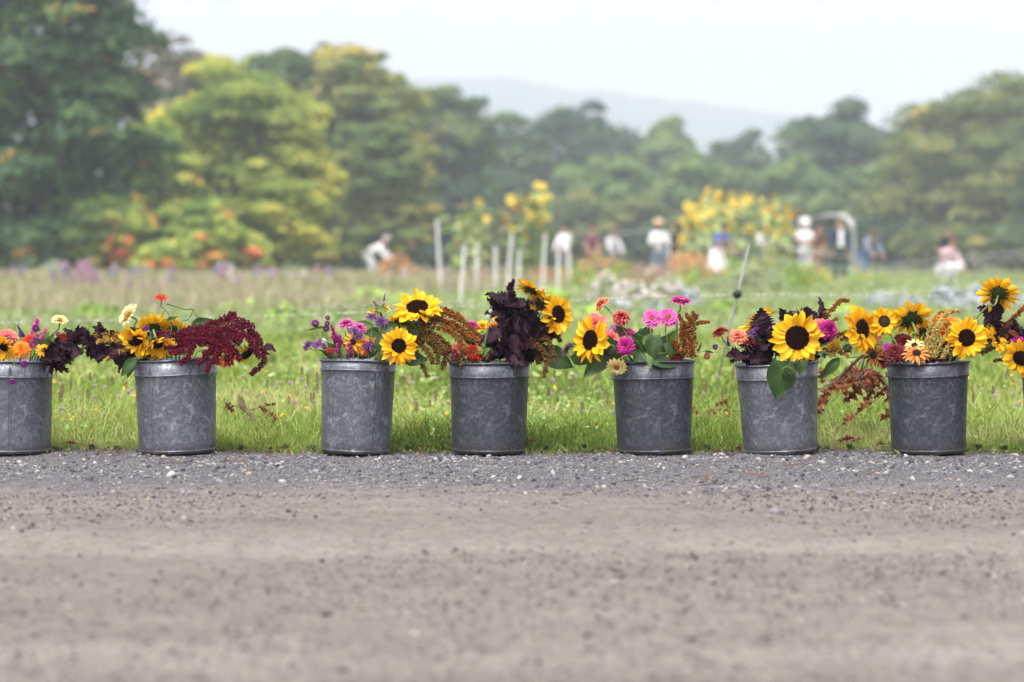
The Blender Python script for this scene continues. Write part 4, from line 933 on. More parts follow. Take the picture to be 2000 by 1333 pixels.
def perilla(b, label, path, n, size, spread=1., dy=0., tip=True, seed=1, wr=.8, down=0.):
    """dark purple sprig; leaves in pairs along a path of (px,py,dy)"""
    rs = random.Random(seed); pw = [P(x, y, Y0 + d) for x, y, d in path]
    pts, base = stem_path(pw[0], (pw[0] - pw[1]).normalized(), b, pw[1:], .003) if len(pw) > 1 else stem_path(pw[0], Vector((0, 0, 1)), b)
    t = thing('purple_sprig', label, 'purple foliage', base, 0, 'dark purple leafy sprigs in the buckets')
    full = smooth_path(pw, 6); m = len(full)
    for k in range(n):
        u = rs.random() if k else 0; p = full[min(m - 1, int(u * m))]; d = (full[max(0, int(u * m) - 1)] - full[min(m - 1, int(u * m) + 1)]); d = d.normalized() if d.length else Vector((0, 0, 1))
        a = rs.uniform(0, 6.28); e = Quaternion(d, a) @ d.orthogonal().normalized()
        e = Vector((e.x * spread, e.y * .7, e.z * spread))
        X = (e + d * rs.uniform(.1, .9) + Vector((0, 0, -down * rs.uniform(.3, 1)))).normalized()
        if k == 0: X = (d + Vector((0, -.2, 0))).normalized()
        L = rs.uniform(*size) / SCL; nrm = Vector((rs.uniform(-1, 1), -rs.uniform(.15, 1), rs.uniform(-.3, 1.1)))
        Zv = (nrm - X * nrm.dot(X)).normalized(); Yv = Zv.cross(X); W = L * wr * rs.uniform(.85, 1.15); s0 = p + X * .006 - base
        M4 = Matrix(((X.x * L, Yv.x * W, Zv.x * L, s0.x), (X.y * L, Yv.y * W, Zv.y * L, s0.y), (X.z * L, Yv.z * W, Zv.z * L, s0.z), (0, 0, 0, 1)))
        link('leaf', rs.choice(LEAF['perilla']), PERIL, t, M4)
    mb = MB(); mb.tube([p - base for p in pts], .0022, 6); link('stem', mb.mesh(), PSTEM, t); return t
# ================================================================ BOUQUETS
FR = (0, -1, .1)
# --- bucket 1
zin(1, 14, 660, 46, (.1, -.8, .8), 'dome', 'coral', 'flat coral pink zinnia at the left edge of the photo', -.05)
sunflower(1, 8, 678, 66, (-.2, -.7, -.4), 'drooping yellow sunflower over the rim at the left edge', -.10, .3, n=(13, 9), wf=.36, tilt=-.6)
zin(1, 42, 684, 40, (.1, -1, .45), 'dome', 'orange', 'orange zinnia at the rim of the leftmost bucket', -.09)
zin(1, 60, 668, 36, (.3, -.8, .6), 'flat', 'red', 'red zinnia half hidden behind the orange zinnia', -.03)
bloom(1, 'spike', 40, 648, 26, (-.4, -.2, 1), 'violet', 'upper violet statice spike in the leftmost bucket', -.02, asp=.9)
bloom(1, 'spike', 66, 670, 26, (.3, -.6, .8), 'violet', 'lower violet statice spike beside the orange zinnia', -.08, asp=.9)
bloom(1, 'globe', 70, 641, 16, (0, -.3, 1), 'globe', 'larger purple globe flower standing over the leftmost bucket', -.06)
bloom(1, 'globe', 113, 653, 10, (.2, -.3, 1), 'globe', 'purple globe flower beside the pale yellow zinnia stem', -.04, [(98, 690, -.05)])
bloom(1, 'globe', 85, 663, 8, (.2, -.3, 1), 'globe', 'tiny purple globe bud among green leaves in the leftmost bucket', -.08)
bloom(1, 'globe', 47, 711, 14, (.2, -.6, -.6), 'globe', 'purple globe flower hanging just over the leftmost rim', -.135, [(50, 692, -.125)])
bloom(1, 'globe', 24, 746, 12, (.1, -.5, -.8), 'globe', 'lowest purple globe flower dangling on a stem down the leftmost bucket', -.14, [(23, 722, -.145), (32, 704, -.14), (48, 694, -.125)])
bloom(1, 'spike', 70, 645, 44, (.12, 0, 1), 'pink', 'taller pink feathery spike behind the purple globe', .03, asp=.75)
bloom(1, 'spike', 86, 655, 32, (.4, -.1, 1), 'pink', 'shorter pink feathery spike leaning right', -.01, asp=.75)
zin(1, 117, 626, 36, (.25, -.45, .95), 'flat', 'cream', 'pale yellow zinnia on a slanting stem over the leftmost bucket', -.03, [(100, 655, -.04), (80, 690, -.05)], sr=.0022)
zin(1, 124, 660, 22, (.3, -.9, .3), 'flat', 'red', 'small red flower right of the pale yellow zinnia stem', .0)
zin(1, 84, 684, 30, (.2, -1, .4), 'daisy', 'gold', 'golden daisy at the right rim of the leftmost bucket', -.09, leaves=[(90, 680, 100, 655, 22, -.07, 'ovate', LEAFL), (84, 676, 92, 650, 18, -.05, 'ovate', LEAFL), (95, 690, 72, 660, 16, -.03)])
zin(1, -30, 665, 46, (0, -1, .5), 'dome', 'magenta', 'magenta zinnia just outside the left edge', -.03)
perilla(2, 'long purple leafy sprig bridging the first and second buckets', [(118, 688, -.06), (165, 680, -.06), (215, 672, -.05), (262, 682, -.02)], 40, (26, 44), .95, seed=11, down=.5)
perilla(1, 'purple leafy sprig leaning over the right rim of the leftmost bucket', [(135, 690, -.09), (105, 692, -.07), (80, 694, -.03)], 12, (28, 46), .9, seed=12, down=.5)
perilla(2, 'purple sprig under the yellow sunflowers of the second bucket', [(250, 690, -.07), (275, 688, -.05), (300, 692, -.02)], 9, (32, 50), .9, seed=13, down=.3)
amaranth(2, 'ochre amaranth lying across the purple sprig left of the second bucket', 'ochre', (250, 668, .0), [[(.009), .006, (248, 668, -.02), (215, 655, -.06), (178, 658, -.07)], [.008, .004, (245, 672, -.03), (215, 664, -.08), (188, 668, -.09)], [.007, .003, (255, 680, -.06), (228, 690, -.09), (206, 705, -.09)], [.007, .003, (250, 664, 0), (225, 650, -.03), (198, 652, -.04)]])
# --- bucket 2
zin(2, 250, 615, 52, (-.75, -.5, .55), 'flat', 'cream', 'tall pale yellow zinnia turned left beside the second bucket', -.06, [(263, 638, -.06), (284, 665, -.06)], sr=.003)
zin(2, 316, 581, 30, (.15, -.45, 1), 'daisy', 'red', 'red zinnia alone on the tallest thin stem', 0, [(322, 605, 0), (334, 628, .0)], leaves=[(326, 628, 345, 618, 10, 0, 'ovate', LEAFL), (322, 608, 312, 620, 6, 0, 'ovate', LEAFL)])
bloom(2, 'globe', 285, 644, 15, (0, -.3, 1), 'globe', 'purple globe flower beside the tall pale yellow zinnia', -.05)
sunflower(2, 270, 664, 82, (-.45, -.7, -.35), 'nodding yellow sunflower hanging its petals over the left rim of the second bucket', -.10, .32, n=(14, 10), wf=.36, tilt=-.65)
sunflower(2, 308, 672, 76, (.3, -.6, -.65), 'nodding yellow sunflower at the front rim of the second bucket', -.11, .34, n=(13, 10), wf=.36, tilt=-.75)
sunflower(2, 300, 642, 84, (-.1, .55, .5), 'yellow sunflower facing away behind the second bucket', .04, .36, n=(15, 10), wf=.34, leaves=[(268, 655, 258, 640, 26, -.02, 'ovate')])
sunflower(2, 345, 645, 74, (.3, .5, .6), 'yellow sunflower facing away under the broken grey stem', .03, .36, n=(14, 9), wf=.34)
amaranth(2, 'heavy burgundy amaranth drooping over the right rim of the second bucket', 'burg', (350, 655, -.03), [
    [.012, .006, (345, 655, -.03), (390, 642, -.05), (440, 628, -.05), (480, 630, -.04), (505, 665, -.05), (516, 705, -.06), (490, 732, -.07)],
    [.012, .008, (350, 650, .0), (400, 638, -.02), (445, 620, -.02), (462, 616, -.02)],
    [.012, .006, (350, 665, -.06), (395, 655, -.10), (440, 650, -.10), (478, 655, -.09), (496, 680, -.09), (508, 700, -.09)],
    [.011, .005, (345, 668, -.07), (385, 668, -.12), (425, 672, -.13), (400, 700, -.15), (385, 712, -.155)],
    [.011, .005, (345, 670, -.08), (375, 675, -.12), (365, 700, -.145), (351, 710, -.15)],
    [.011, .005, (355, 668, -.08), (400, 670, -.13), (430, 680, -.145), (410, 712, -.16), (402, 727, -.16)],
    [.010, .005, (350, 672, -.09), (375, 682, -.13), (350, 688, -.14), (330, 690, -.14)],
    [.012, .007, (350, 658, -.04), (400, 650, -.08), (450, 638, -.08), (478, 642, -.08)],
    [.012, .008, (350, 660, -.05), (410, 660, -.11), (455, 660, -.12), (470, 672, -.12)],
    [.011, .006, (355, 662, -.05), (420, 668, -.11), (455, 680, -.13), (440, 705, -.15)],
    [.010, .005, (345, 660, -.04), (318, 652, -.05), (292, 655, -.05)],
    [.010, .005, (345, 668, -.06), (320, 664, -.08), (298, 664, -.09)],
    [.009, .004, (440, 630, -.03), (452, 616, -.02), (446, 612, -.02)],
    [.010, .005, (470, 632, -.02), (488, 648, -.02), (497, 668, -.02)], [.011, .006, (380, 645, -.05), (420, 646, -.09), (455, 648, -.10), (474, 664, -.10)], [.011, .006, (390, 655, -.08), (425, 660, -.12), (446, 668, -.13), (448, 690, -.14)], [.011, .006, (370, 660, -.08), (405, 664, -.12), (415, 682, -.14), (395, 692, -.15)], [.010, .005, (400, 668, -.12), (440, 674, -.13), (462, 690, -.13), (468, 706, -.13)], [.010, .005, (360, 672, -.09), (345, 680, -.12), (322, 678, -.12)]], name=('amaranth', 'amaranth'))
perilla(2, 'small purple sprig poking out right of the burgundy amaranth', [(512, 680, -.02), (480, 684, -.01), (410, 690, -.01)], 4, (14, 24), .6, seed=14)
add_holder = thing('sunflower_leaf_stem', 'broad green leaf standing up behind the burgundy amaranth', 'leafy stem', BK[2][0] + BK[2][1] * .1)
add_leaf(add_holder, add_holder.location, (372, 640, 425, 622, 26, .03, 'ovate', LEAFG)); add_leaf(add_holder, add_holder.location, (352, 636, 330, 628, 14, .02, 'ovate', LEAFL))
mb = MB(); mb.tube(smooth_path([P(372, 640, Y0 + .03) - add_holder.location, P(360, 690, Y0) - add_holder.location, Vector((0, 0, 0))], 5), .002, 6); link('stem', mb.mesh(), STEM, add_holder)
bs = thing('broken_stem', 'bare grey green stem snapped and bent over above the second bucket', 'stem', BK[2][0] + BK[2][1] * .1)
q = [P(326, 594, Y0 + .02), P(345, 599, Y0 + .02), P(362, 605, Y0 + .02), P(376, 604, Y0 + .02), P(373, 616, Y0 + .02), P(366, 625, Y0 + .01), P(352, 632, Y0), P(345, 690, Y0), bs.location]
mb = MB(); mb.tube([p - bs.location for p in smooth_path(q, 4)], [.0026] * 12 + [.002] * 21, 6); mb.tube([P(378, 604, Y0 + .02) - bs.location, P(382, 615, Y0 + .02) - bs.location, P(389, 624, Y0 + .02) - bs.location], .0016, 5)
link('stalk', mb.mesh(), STEM, bs)
sunflower(2, 483, 692, 62, (.55, -.3, -.55), 'small wilted sunflower hanging right of the second bucket below the amaranth', -.03, .42, via=[(466, 690, -.03), (440, 688, -.03)], n=(8, 5), wf=.26, tilt=.35)
bloom(2, 'comb', 438, 698, 42, (.2, -1, -.2), 'red', 'dark red cockscomb under the burgundy amaranth at the rim', -.12)
bloom(2, 'spike', 326, 662, 18, (.2, -.5, .9), 'violet', 'small violet statice spike in the second bucket', -.10, asp=.8)
zin(2, 335, 680, 30, (.2, -1, .2), 'daisy', 'gold', 'small golden daisy at the rim beside the burgundy amaranth', -.11, leaves=[(268, 700, 232, 735, 26, -.11, 'ovate', LEAFG), (262, 700, 246, 740, 20, -.10, 'ovate', LEAFL)])
# --- bucket 3
for px, py, s, lb in [(616, 632, 16, 'upper left purple globe flower of the narrow bucket'), (640, 621, 10, 'topmost purple globe flower of the cluster over the narrow bucket'), (639, 632, 11, 'middle purple globe flower in the stacked trio over the narrow bucket'), (637, 642, 14, 'lowest purple globe flower in the stacked trio over the narrow bucket')]:
    bloom(3, 'globe', px, py, s, (0, -.2, 1), 'globe', lb, -.03 - .01 * frnd.random(), [(624 if px < 620 else 628, 660, -.03)])
bloom(3, 'globe', 632, 667, 12, (0, -.4, 1), 'white', 'white globe flower at the left rim of the narrow bucket', -.08)
bloom(3, 'globe', 645, 686, 14, (0, -.6, .6), 'red', 'red globe flower resting on the rim of the narrow bucket', -.10)
bloom(3, 'globe', 634, 678, 10, (0, -.6, .6), 'globe', 'small purple globe below the white globe flower', -.09)
for px, py, s, f, lb in [(602, 676, 26, (-.5, -.4, .5), 'leftmost lavender bee balm, outside the narrow bucket'), (622, 674, 28, (-.2, -.4, .8), 'dark eyed lavender bee balm at the left rim of the narrow bucket'), (700, 657, 28, (.1, -.6, .7), 'lavender bee balm in the middle of the narrow bucket'),
                         (720, 676, 28, (.1, -.8, .5), 'lavender bee balm just left of the lower sunflower'), (725, 620, 24, (0, -.3, 1), 'highest lavender bee balm among green leaves'), (746, 630, 30, (.2, -.5, .8), 'large lavender bee balm below the upward sunflower'), (690, 646, 24, (-.2, -.5, .8), 'lavender bee balm beside the pink zinnias')]:
    bloom(3, 'balm', px, py, s, f, 'lav', lb, -.08)
bloom(3, 'spike', 652, 652, 34, (-.3, 0, 1), 'magenta', 'magenta plume at the left of the narrow bucket', -.02, asp=.9)
bloom(3, 'spike', 664, 676, 42, (-.1, -.3, 1), 'magenta', 'larger magenta plume behind the red globe flower', -.05, asp=.8)
bloom(3, 'spike', 682, 684, 30, (.1, -.4, .9), 'magenta', 'magenta plume tip at the middle rim of the narrow bucket', -.08, asp=.9)
zin(3, 676, 633, 34, (-.2, -.3, 1), 'dome', 'pink', 'pink zinnia seen from the side over the narrow bucket', -.03)
zin(3, 701, 641, 34, (.2, -.5, .9), 'dome', 'pink', 'pink zinnia tucked beside the bee balm', -.04)
zin(3, 690, 668, 46, (-.3, -1, .2), 'thin', 'gold', 'golden thin petalled coneflower in the narrow bucket', -.07, dark=True)
zin(3, 708, 678, 40, (.1, -1, .1), 'dome', 'orange', 'orange zinnia at the front rim of the narrow bucket', -.06)
zin(3, 735, 655, 44, (0, -.8, .6), 'daisy', 'gold', 'golden daisy behind the lower sunflower', .0)
bloom(3, 'spike', 751, 581, 16, (.2, 0, 1), 'violet', 'topmost violet flower tip over the narrow bucket', .02, [(742, 592, .02), (732, 620, .02)], asp=.7)
bloom(3, 'spike', 734, 596, 16, (-.5, 0, .8), 'violet', 'violet flower tip left of the topmost one', .02, [(734, 605, .02)], asp=.7)
bloom(3, 'spike', 747, 597, 14, (.6, 0, .6), 'violet', 'violet flower tip just above the green leaves', .02, [(738, 606, .02)], asp=.7)
sunflower(3, 742, 606, 50, (-.2, -.2, 1), 'small yellow sunflower behind the green leaves of the narrow bucket', .05, .36, n=(12, 8), leaves=[(730, 602, 712, 600, 16, .01, 'ovate', LEAFL), (735, 606, 756, 600, 16, .01, 'ovate', LEAFL), (730, 637, 682, 632, 20, -.02, 'ovate', LEAFL), (735, 640, 778, 630, 22, -.01, 'ovate'), (742, 650, 710, 650, 24, -.03, 'ovate')])
sunflower(3, 815, 600, 100, (-.05, -.55, .83), 'sunflower facing the sky, highest over the narrow bucket', -.08, .44, via=[(808, 630, -.06), (790, 665, -.06)], leaves=[(812, 640, 796, 672, 30, -.07, 'heart', LEAFG), (800, 628, 815, 655, 22, -.05, 'heart', LEAFG)])
sunflower(3, 779, 676, 80, (.02, -1, .12), 'sunflower facing the camera at the right rim of the narrow bucket', -.15, .37, leaves=[(750, 655, 744, 700, 34, -.10, 'heart', LEAFG), (790, 700, 835, 705, 30, -.10, 'heart', LEAFG), (765, 640, 742, 660, 30, -.08, 'heart', LEAFG), (740, 690, 752, 712, 10, -.15, 'ovate')])
sunflower(3, 783, 628, 66, (-.1, .5, .6), 'yellow sunflower facing away between the two large ones', .0, .36, n=(13, 8))
amaranth(3, 'bronze amaranth arching right from the narrow bucket to the next', 'bronze', (800, 655, -.03), [
    [.010, .0045, (805, 640, -.03), (845, 612, -.04), (895, 622, -.05), (925, 648, -.06), (950, 668, -.06)],
    [.010, .0045, (808, 645, -.04), (850, 622, -.06), (890, 634, -.07), (918, 655, -.08), (938, 668, -.08)],
    [.010, .005, (808, 652, -.05), (850, 638, -.08), (885, 652, -.09), (905, 676, -.09), (912, 690, -.09)],
    [.010, .005, (806, 640, .0), (850, 606, -.01), (885, 612, -.01), (905, 625, -.01)],
    [.010, .005, (806, 650, .0), (850, 628, -.01), (890, 642, -.02), (920, 672, -.02), (935, 682, -.02)]])
amaranth(3, 'dark olive bronze amaranth hanging right of the narrow bucket', 'olive', (805, 668, -.03), [
    [.010, .005, (808, 660, -.05), (840, 652, -.08), (866, 668, -.09), (870, 700, -.09), (862, 722, -.09)],
    [.010, .005, (808, 668, -.06), (835, 666, -.09), (852, 685, -.10), (856, 712, -.10)],
    [.010, .005, (808, 670, -.06), (826, 676, -.09), (840, 695, -.10), (846, 712, -.10)],
    [.009, .004, (806, 675, -.06), (815, 695, -.09), (826, 715, -.09), (835, 737, -.09)],
    [.010, .005, (808, 660, -.02), (850, 660, -.04), (880, 680, -.05), (890, 695, -.05)],
    [.011, .006, (806, 664, -.07), (836, 660, -.10), (858, 676, -.11), (862, 694, -.11)]])
fs = thing('leafy_stem', 'leafy green stem filling the left of the narrow leaning bucket', 'leafy stem', BK[3][0] + BK[3][1] * .1)
mb = MB(); mb.tube([Vector((0, 0, 0)), P(680, 700, Y0 - .03) - fs.location, P(675, 650, Y0 - .01) - fs.location], [.003, .0028, .0015], 6); link('stem', mb.mesh(), STEM, fs)
for l_ in [(660, 700, 640, 668, 24, -.01), (668, 700, 655, 650, 26, 0), (680, 700, 690, 655, 28, -.02), (690, 700, 712, 664, 26, -.03), (672, 698, 668, 672, 14, -.09, 'ovate', LEAFL), (700, 700, 735, 676, 26, -.03), (640, 640, 597, 645, 8, -.03, 'ovate', LEAFL), (720, 700, 730, 655, 30, .0), (650, 700, 628, 684, 18, -.04)]: add_leaf(fs, fs.location, l_, 'ovate')
# --- bucket 4
perilla(4, 'tall dark purple sprig rising highest over the dark blotched bucket', [(1000, 590, -.04), (1000, 608, -.04), (1006, 630, -.03), (1008, 665, -.02), (1000, 700, 0)], 44, (32, 52), 1.2, seed=21, down=.35, wr=.7)
perilla(4, 'broad purple sprig low behind the right rim of the dark blotched bucket', [(1040, 640, -.06), (1030, 665, -.05), (1010, 695, -.03)], 24, (38, 54), 1., seed=22, down=.3)
perilla(4, 'purple sprig at the front of the dark blotched bucket', [(985, 648, -.08), (990, 675, -.07), (990, 700, -.04)], 18, (34, 50), 1., seed=23, down=.2)
sunflower(4, 1038, 566, 66, (.35, .35, .75), 'sunflower facing away above the purple sprig', -.01, .38, via=[(1030, 600, .0)], n=(15, 11))
sunflower(4, 1090, 614, 84, (.75, -.75, .12), 'sunflower turned right over the gap between dark buckets', -.06, .42, via=[(1060, 640, -.05)], leaves=[(1065, 640, 1085, 625, 22, -.02, 'ovate', LEAFL)])
sunflower(4, 1058, 592, 66, (.1, .6, .5), 'yellow sunflower behind the one turned right', .02, .36, n=(13, 9))
zin(4, 922, 636, 26, (-.2, -.5, .8), 'dome', 'magenta', 'magenta zinnia behind the bronze amaranth tips', .02)
zin(4, 942, 638, 38, (0, -.5, .8), 'flat', 'gold', 'golden orange marigold beside the magenta zinnia', .03, name=('marigold', 'marigold'))
zin(4, 968, 640, 32, (.2, -.6, .8), 'flat', 'orange', 'orange marigold left of the tall purple sprig', .03, name=('marigold', 'marigold'))
zin(4, 978, 622, 36, (.1, -.6, .8), 'daisy', 'gold', 'golden daisy half hidden by the tall purple sprig', .03)
zin(4, 896, 682, 36, (-.3, -.8, .5), 'dome', 'salmon', 'salmon flower at the left rim of the dark blotched bucket', -.06)
bloom(4, 'comb', 882, 694, 26, (-.4, -.8, .3), 'darkred', 'dark red cockscomb at the left rim of the dark blotched bucket', -.09)
bloom(4, 'comb', 926, 690, 30, (0, -1, .3), 'red', 'red cockscomb in the middle of the dark blotched bucket', -.09)
bloom(4, 'comb', 948, 694, 28, (0, -1, .3), 'darkred', 'dark red cockscomb beside the small green leaf', -.08)
bloom(4, 'spike', 935, 672, 34, (0, -.2, 1), 'red', 'red feathery spike behind the small green leaf', -.05, asp=.7)
bloom(4, 'globe', 958, 608, 8, (0, -.2, 1), 'white', 'upper tiny white flower on a thin stem', -.09, [(952, 650, -.09), (944, 690, -.09)])
bloom(4, 'globe', 953, 620, 7, (0, -.2, 1), 'white', 'lower tiny white flower on a thin stem', -.09, [(949, 655, -.09), (943, 690, -.09)], leaves=[(945, 690, 958, 680, 14, -.10, 'ovate', LEAFL), (943, 692, 930, 675, 14, -.10, 'ovate', LEAFL)])
bloom(4, 'comb', 912, 700, 40, (0, -1, .3), 'olive', 'greenish flower head at the rim of the dark blotched bucket', -.08, leaves=[(945, 672, 935, 650, 30, -.03, 'ovate', LEAFL), (955, 690, 972, 652, 34, -.03, 'ovate', LEAFL), (935, 668, 916, 662, 16, -.02, 'ovate', LEAFL), (880, 690, 862, 682, 18, -.02, 'ovate', LEAFL)])
amaranth(4, 'bronze amaranth drooping over the right rim of the dark blotched bucket', 'olive', (1030, 670, -.03), [
    [.009, .0045, (1030, 668, -.05), (1062, 660, -.08), (1078, 682, -.08), (1083, 704, -.08)],
    [.009, .0045, (1030, 675, -.06), (1055, 680, -.09), (1068, 705, -.09), (1062, 738, -.09)],
    [.009, .0045, (1032, 660, -.02), (1065, 645, -.04), (1088, 655, -.04), (1094, 668, -.04)],
    [.009, .005, (1030, 680, -.05), (1045, 690, -.07), (1052, 712, -.07)]], leaves=[(1060, 690, 1120, 712, 46, -.03, 'heart', LEAFG), (1040, 670, 1075, 655, 24, .0, 'ovate', LEAFG)])
# --- bucket 5
zin(5, 1107, 682, 34, (-.6, .35, .35), 'thin', 'lilac', 'dusty pink flower seen from behind left of the pink zinnia bucket', -.06, [(1125, 682, -.06), (1190, 690, -.05)], leaves=[(1120, 690, 1148, 712, 40, -.04, 'heart'), (1112, 678, 1130, 672, 12, -.05, 'ovate')])
sunflower(5, 1153, 665, 96, (-.72, -.66, .12), 'sunflower turned left over the rim of the pink zinnia bucket', -.12, .42, via=[(1185, 672, -.10), (1215, 690, -.08)], leaves=[(1195, 680, 1140, 735, 44, -.10, 'heart', LEAFG), (1180, 665, 1215, 715, 40, -.09, 'heart', LEAFG)], stem_r=.003)
zin(5, 1175, 594, 36, (-.75, -.2, .6), 'dome', 'salmon', 'salmon zinnia turned left on a bending stem, highest on its side', -.02, [(1188, 606, -.02), (1205, 625, -.03), (1225, 655, -.03)])
zin(5, 1162, 634, 56, (-.2, -.8, .6), 'dome', 'coral', 'large coral pink zinnia behind the left turned sunflower', -.05)
zin(5, 1193, 664, 42, (.4, -.9, .3), 'dome', 'coral', 'coral pink zinnia right of the left turned sunflower', -.07)
zin(5, 1213, 620, 40, (0, -.45, .9), 'ball', 'rose', 'domed dusty rose zinnia on a curved stem', -.05, [(1216, 640, -.05), (1228, 665, -.05)], leaves=[(1222, 655, 1204, 636, 20, -.03, 'ovate')])
zin(5, 1222, 677, 40, (-.35, -.95, .1), 'dome', 'magenta', 'magenta zinnia facing forward low over the rim', -.11)
zin(5, 1228, 651, 30, (.1, -.6, .8), 'flat', 'magenta', 'magenta zinnia partly behind green leaves', -.03)
zin(5, 1202, 648, 36, (-.1, -.8, .5), 'flat', 'lilac', 'mauve zinnia behind the coral pink ones', -.01)
zin(5, 1274, 623, 42, (-.1, -.9, .45), 'flat', 'pink', 'left of two striped pink zinnias side by side', -.08, [(1272, 645, -.07)])
zin(5, 1305, 621, 44, (.1, -.9, .45), 'flat', 'pink', 'right of two striped pink zinnias side by side', -.06, [(1300, 650, -.05), (1306, 680, -.05)])
zin(5, 1330, 589, 44, (.1, -.3, 1), 'flat', 'magenta', 'magenta zinnia held highest, seen from the side', -.03, [(1325, 610, -.03), (1322, 640, -.03)], sr=.0022)
zin(5, 1205, 716, 44, (-.1, -.8, -.55), 'flat', 'cream', 'cream zinnia hanging face down over the rim of the pink zinnia bucket', -.13, [(1212, 700, -.13), (1225, 695, -.12)])
zin(5, 1290, 676, 30, (.1, -.9, .3), 'flat', 'orange', 'small orange zinnia among the green leaves', -.02)
zin(5, 1322, 696, 36, (.1, -.6, .8), 'dome', 'rust', 'rust red zinnia at the rim below the bronze amaranth', -.03)
bloom(5, 'globe', 1192, 684, 24, (0, -.9, .2), 'bud', 'green flower bud right of the left turned sunflower', -.12)
lf = [(1262, 680, 1255, 640, 40, -.05, 'heart', LEAFG), (1240, 690, 1268, 640, 42, -.03, 'heart', LEAFG), (1256, 690, 1240, 708, 30, -.12, 'heart', LEAFG), (1278, 655, 1275, 705, 34, -.12, 'heart', LEAFG), (1270, 702, 1322, 716, 32, -.125, 'ovate', LEAFG), (1290, 690, 1312, 652, 38, -.03, 'heart', LEAFG),
      (1305, 668, 1325, 645, 22, -.04, 'ovate', LEAFL), (1262, 690, 1235, 655, 40, -.07, 'heart', LEAFG), (1255, 672, 1276, 650, 18, -.10, 'ovate', LEAFL), (1268, 695, 1270, 722, 14, -.135, 'ovate', LEAFL), (1320, 690, 1300, 670, 30, -.06, 'heart', LEAFG), (1240, 690, 1228, 662, 26, -.08, 'heart', LEAFG)]
gs = thing('leafy_stem', 'leafy green stem filling the middle of the pink zinnia bucket', 'leafy stem', BK[5][0] + BK[5][1] * .1)
mb = MB(); mb.tube([Vector((0, 0, 0)), P(1270, 700, Y0 - .05) - gs.location, P(1275, 640, Y0 - .06) - gs.location], [.003, .0028, .0015], 6)
for l_ in lf: a = add_leaf(gs, gs.location, l_) - gs.location; mb.tube([P(1270, 690, Y0 - .06) - gs.location, a], .0014, 5)
link('stem', mb.mesh(), STEM, gs)
amaranth(5, 'upright bronze amaranth with horned tips in the pink zinnia bucket', 'bronze', (1342, 690, -.03), [
    [.016, .009, (1342, 695, -.05), (1342, 665, -.05), (1348, 635, -.04), (1358, 612, -.03)], [.015, .007, (1350, 695, -.03), (1352, 660, -.02), (1352, 630, -.02)], [.013, .006, (1332, 690, -.06), (1334, 650, -.06), (1340, 628, -.06)],
    [.006, .003, (1330, 660, -.04), (1332, 632, -.04), (1326, 615, -.04)], [.005, .003, (1352, 630, -.04), (1345, 620, -.04), (1339, 614, -.04)], [.005, .0025, (1360, 625, -.04), (1356, 615, -.04), (1352, 609, -.04)],
    [.006, .0025, (1355, 632, -.03), (1370, 630, -.03), (1386, 629, -.03)], [.009, .004, (1325, 690, -.07), (1318, 672, -.07), (1316, 664, -.07)], [.012, .006, (1352, 700, -.07), (1350, 680, -.07), (1346, 655, -.07)]])
bloom(5, 'globe', 1381, 696, 14, (.2, -.3, -.8), 'rose', 'small rosy bud hanging right of the pink zinnia bucket', -.06, [(1381, 686, -.06), (1362, 689, -.06), (1345, 698, -.05)], leaves=[(1378, 688, 1394, 688, 5, -.06, 'ovate'), (1362, 690, 1372, 668, 7, -.05, 'ovate')])
# --- bucket 6
bloom(6, 'globe', 1397, 678, 12, (-.2, -.3, .9), 'violet', 'small dark violet bud left of the heart leaf bucket', -.02, [(1412, 680, -.02), (1450, 692, -.02)], sr=.0009)
zin(6, 1407, 650, 38, (-.35, -.15, .9), 'dome', 'rust', 'rust red zinnia seen from the side, leftmost over the heart leaf bucket', -.06, [(1416, 668, -.06), (1432, 698, -.06)])
zin(6, 1441, 657, 40, (-.1, -.6, .8), 'dome', 'salmon', 'orange salmon zinnia beside the rust red one', -.06, [(1452, 680, -.06)])
zin(6, 1464, 668, 34, (.1, -.2, 1), 'dome', 'rust', 'dark rust zinnia seen from the side behind the heart leaf bucket rim', -.05)
bloom(6, 'spike', 1422, 668, 20, (-.1, 0, 1), 'violet', 'violet statice spike between two zinnias', -.02, asp=.8)
bloom(6, 'spike', 1472, 650, 26, (.5, -.3, .7), 'violet', 'violet statice spike left of the biggest sunflower', -.07, asp=.9)
bloom(6, 'spike', 1508, 640, 22, (.6, -.3, .7), 'violet', 'violet statice spike touching the biggest sunflower', -.06, asp=.9)
bloom(6, 'spike', 1612, 690, 22, (.4, -.3, .7), 'violet', 'violet statice spike right of the biggest sunflower', -.06, asp=.9)
sunflower(6, 1478, 628, 84, (-.5, .25, .75), 'sunflower turned away at the back left of the heart leaf bucket', .02, .36, n=(15, 11), leaves=[(1480, 668, 1488, 645, 22, -.04, 'ovate', LEAFG)])
perilla(6, 'purple sprig arching behind the biggest sunflower', [(1556, 638, .0), (1530, 645, .0), (1510, 665, .0), (1515, 695, 0)], 20, (38, 54), 1., seed=31, wr=.85)
perilla(6, 'purple sprig between the zinnias and the biggest sunflower', [(1490, 660, -.05), (1492, 680, -.05), (1505, 698, -.03)], 16, (38, 56), 1., seed=32, wr=.8, down=.2)
perilla(6, 'purple sprig low at the left rim of the heart leaf bucket', [(1455, 696, -.06), (1475, 698, -.05), (1505, 702, -.03)], 7, (34, 46), .8, seed=33)
perilla(6, 'purple sprig at the back right of the heart leaf bucket', [(1592, 640, .03), (1582, 660, .03), (1560, 690, .02)], 11, (36, 52), 1., seed=34)
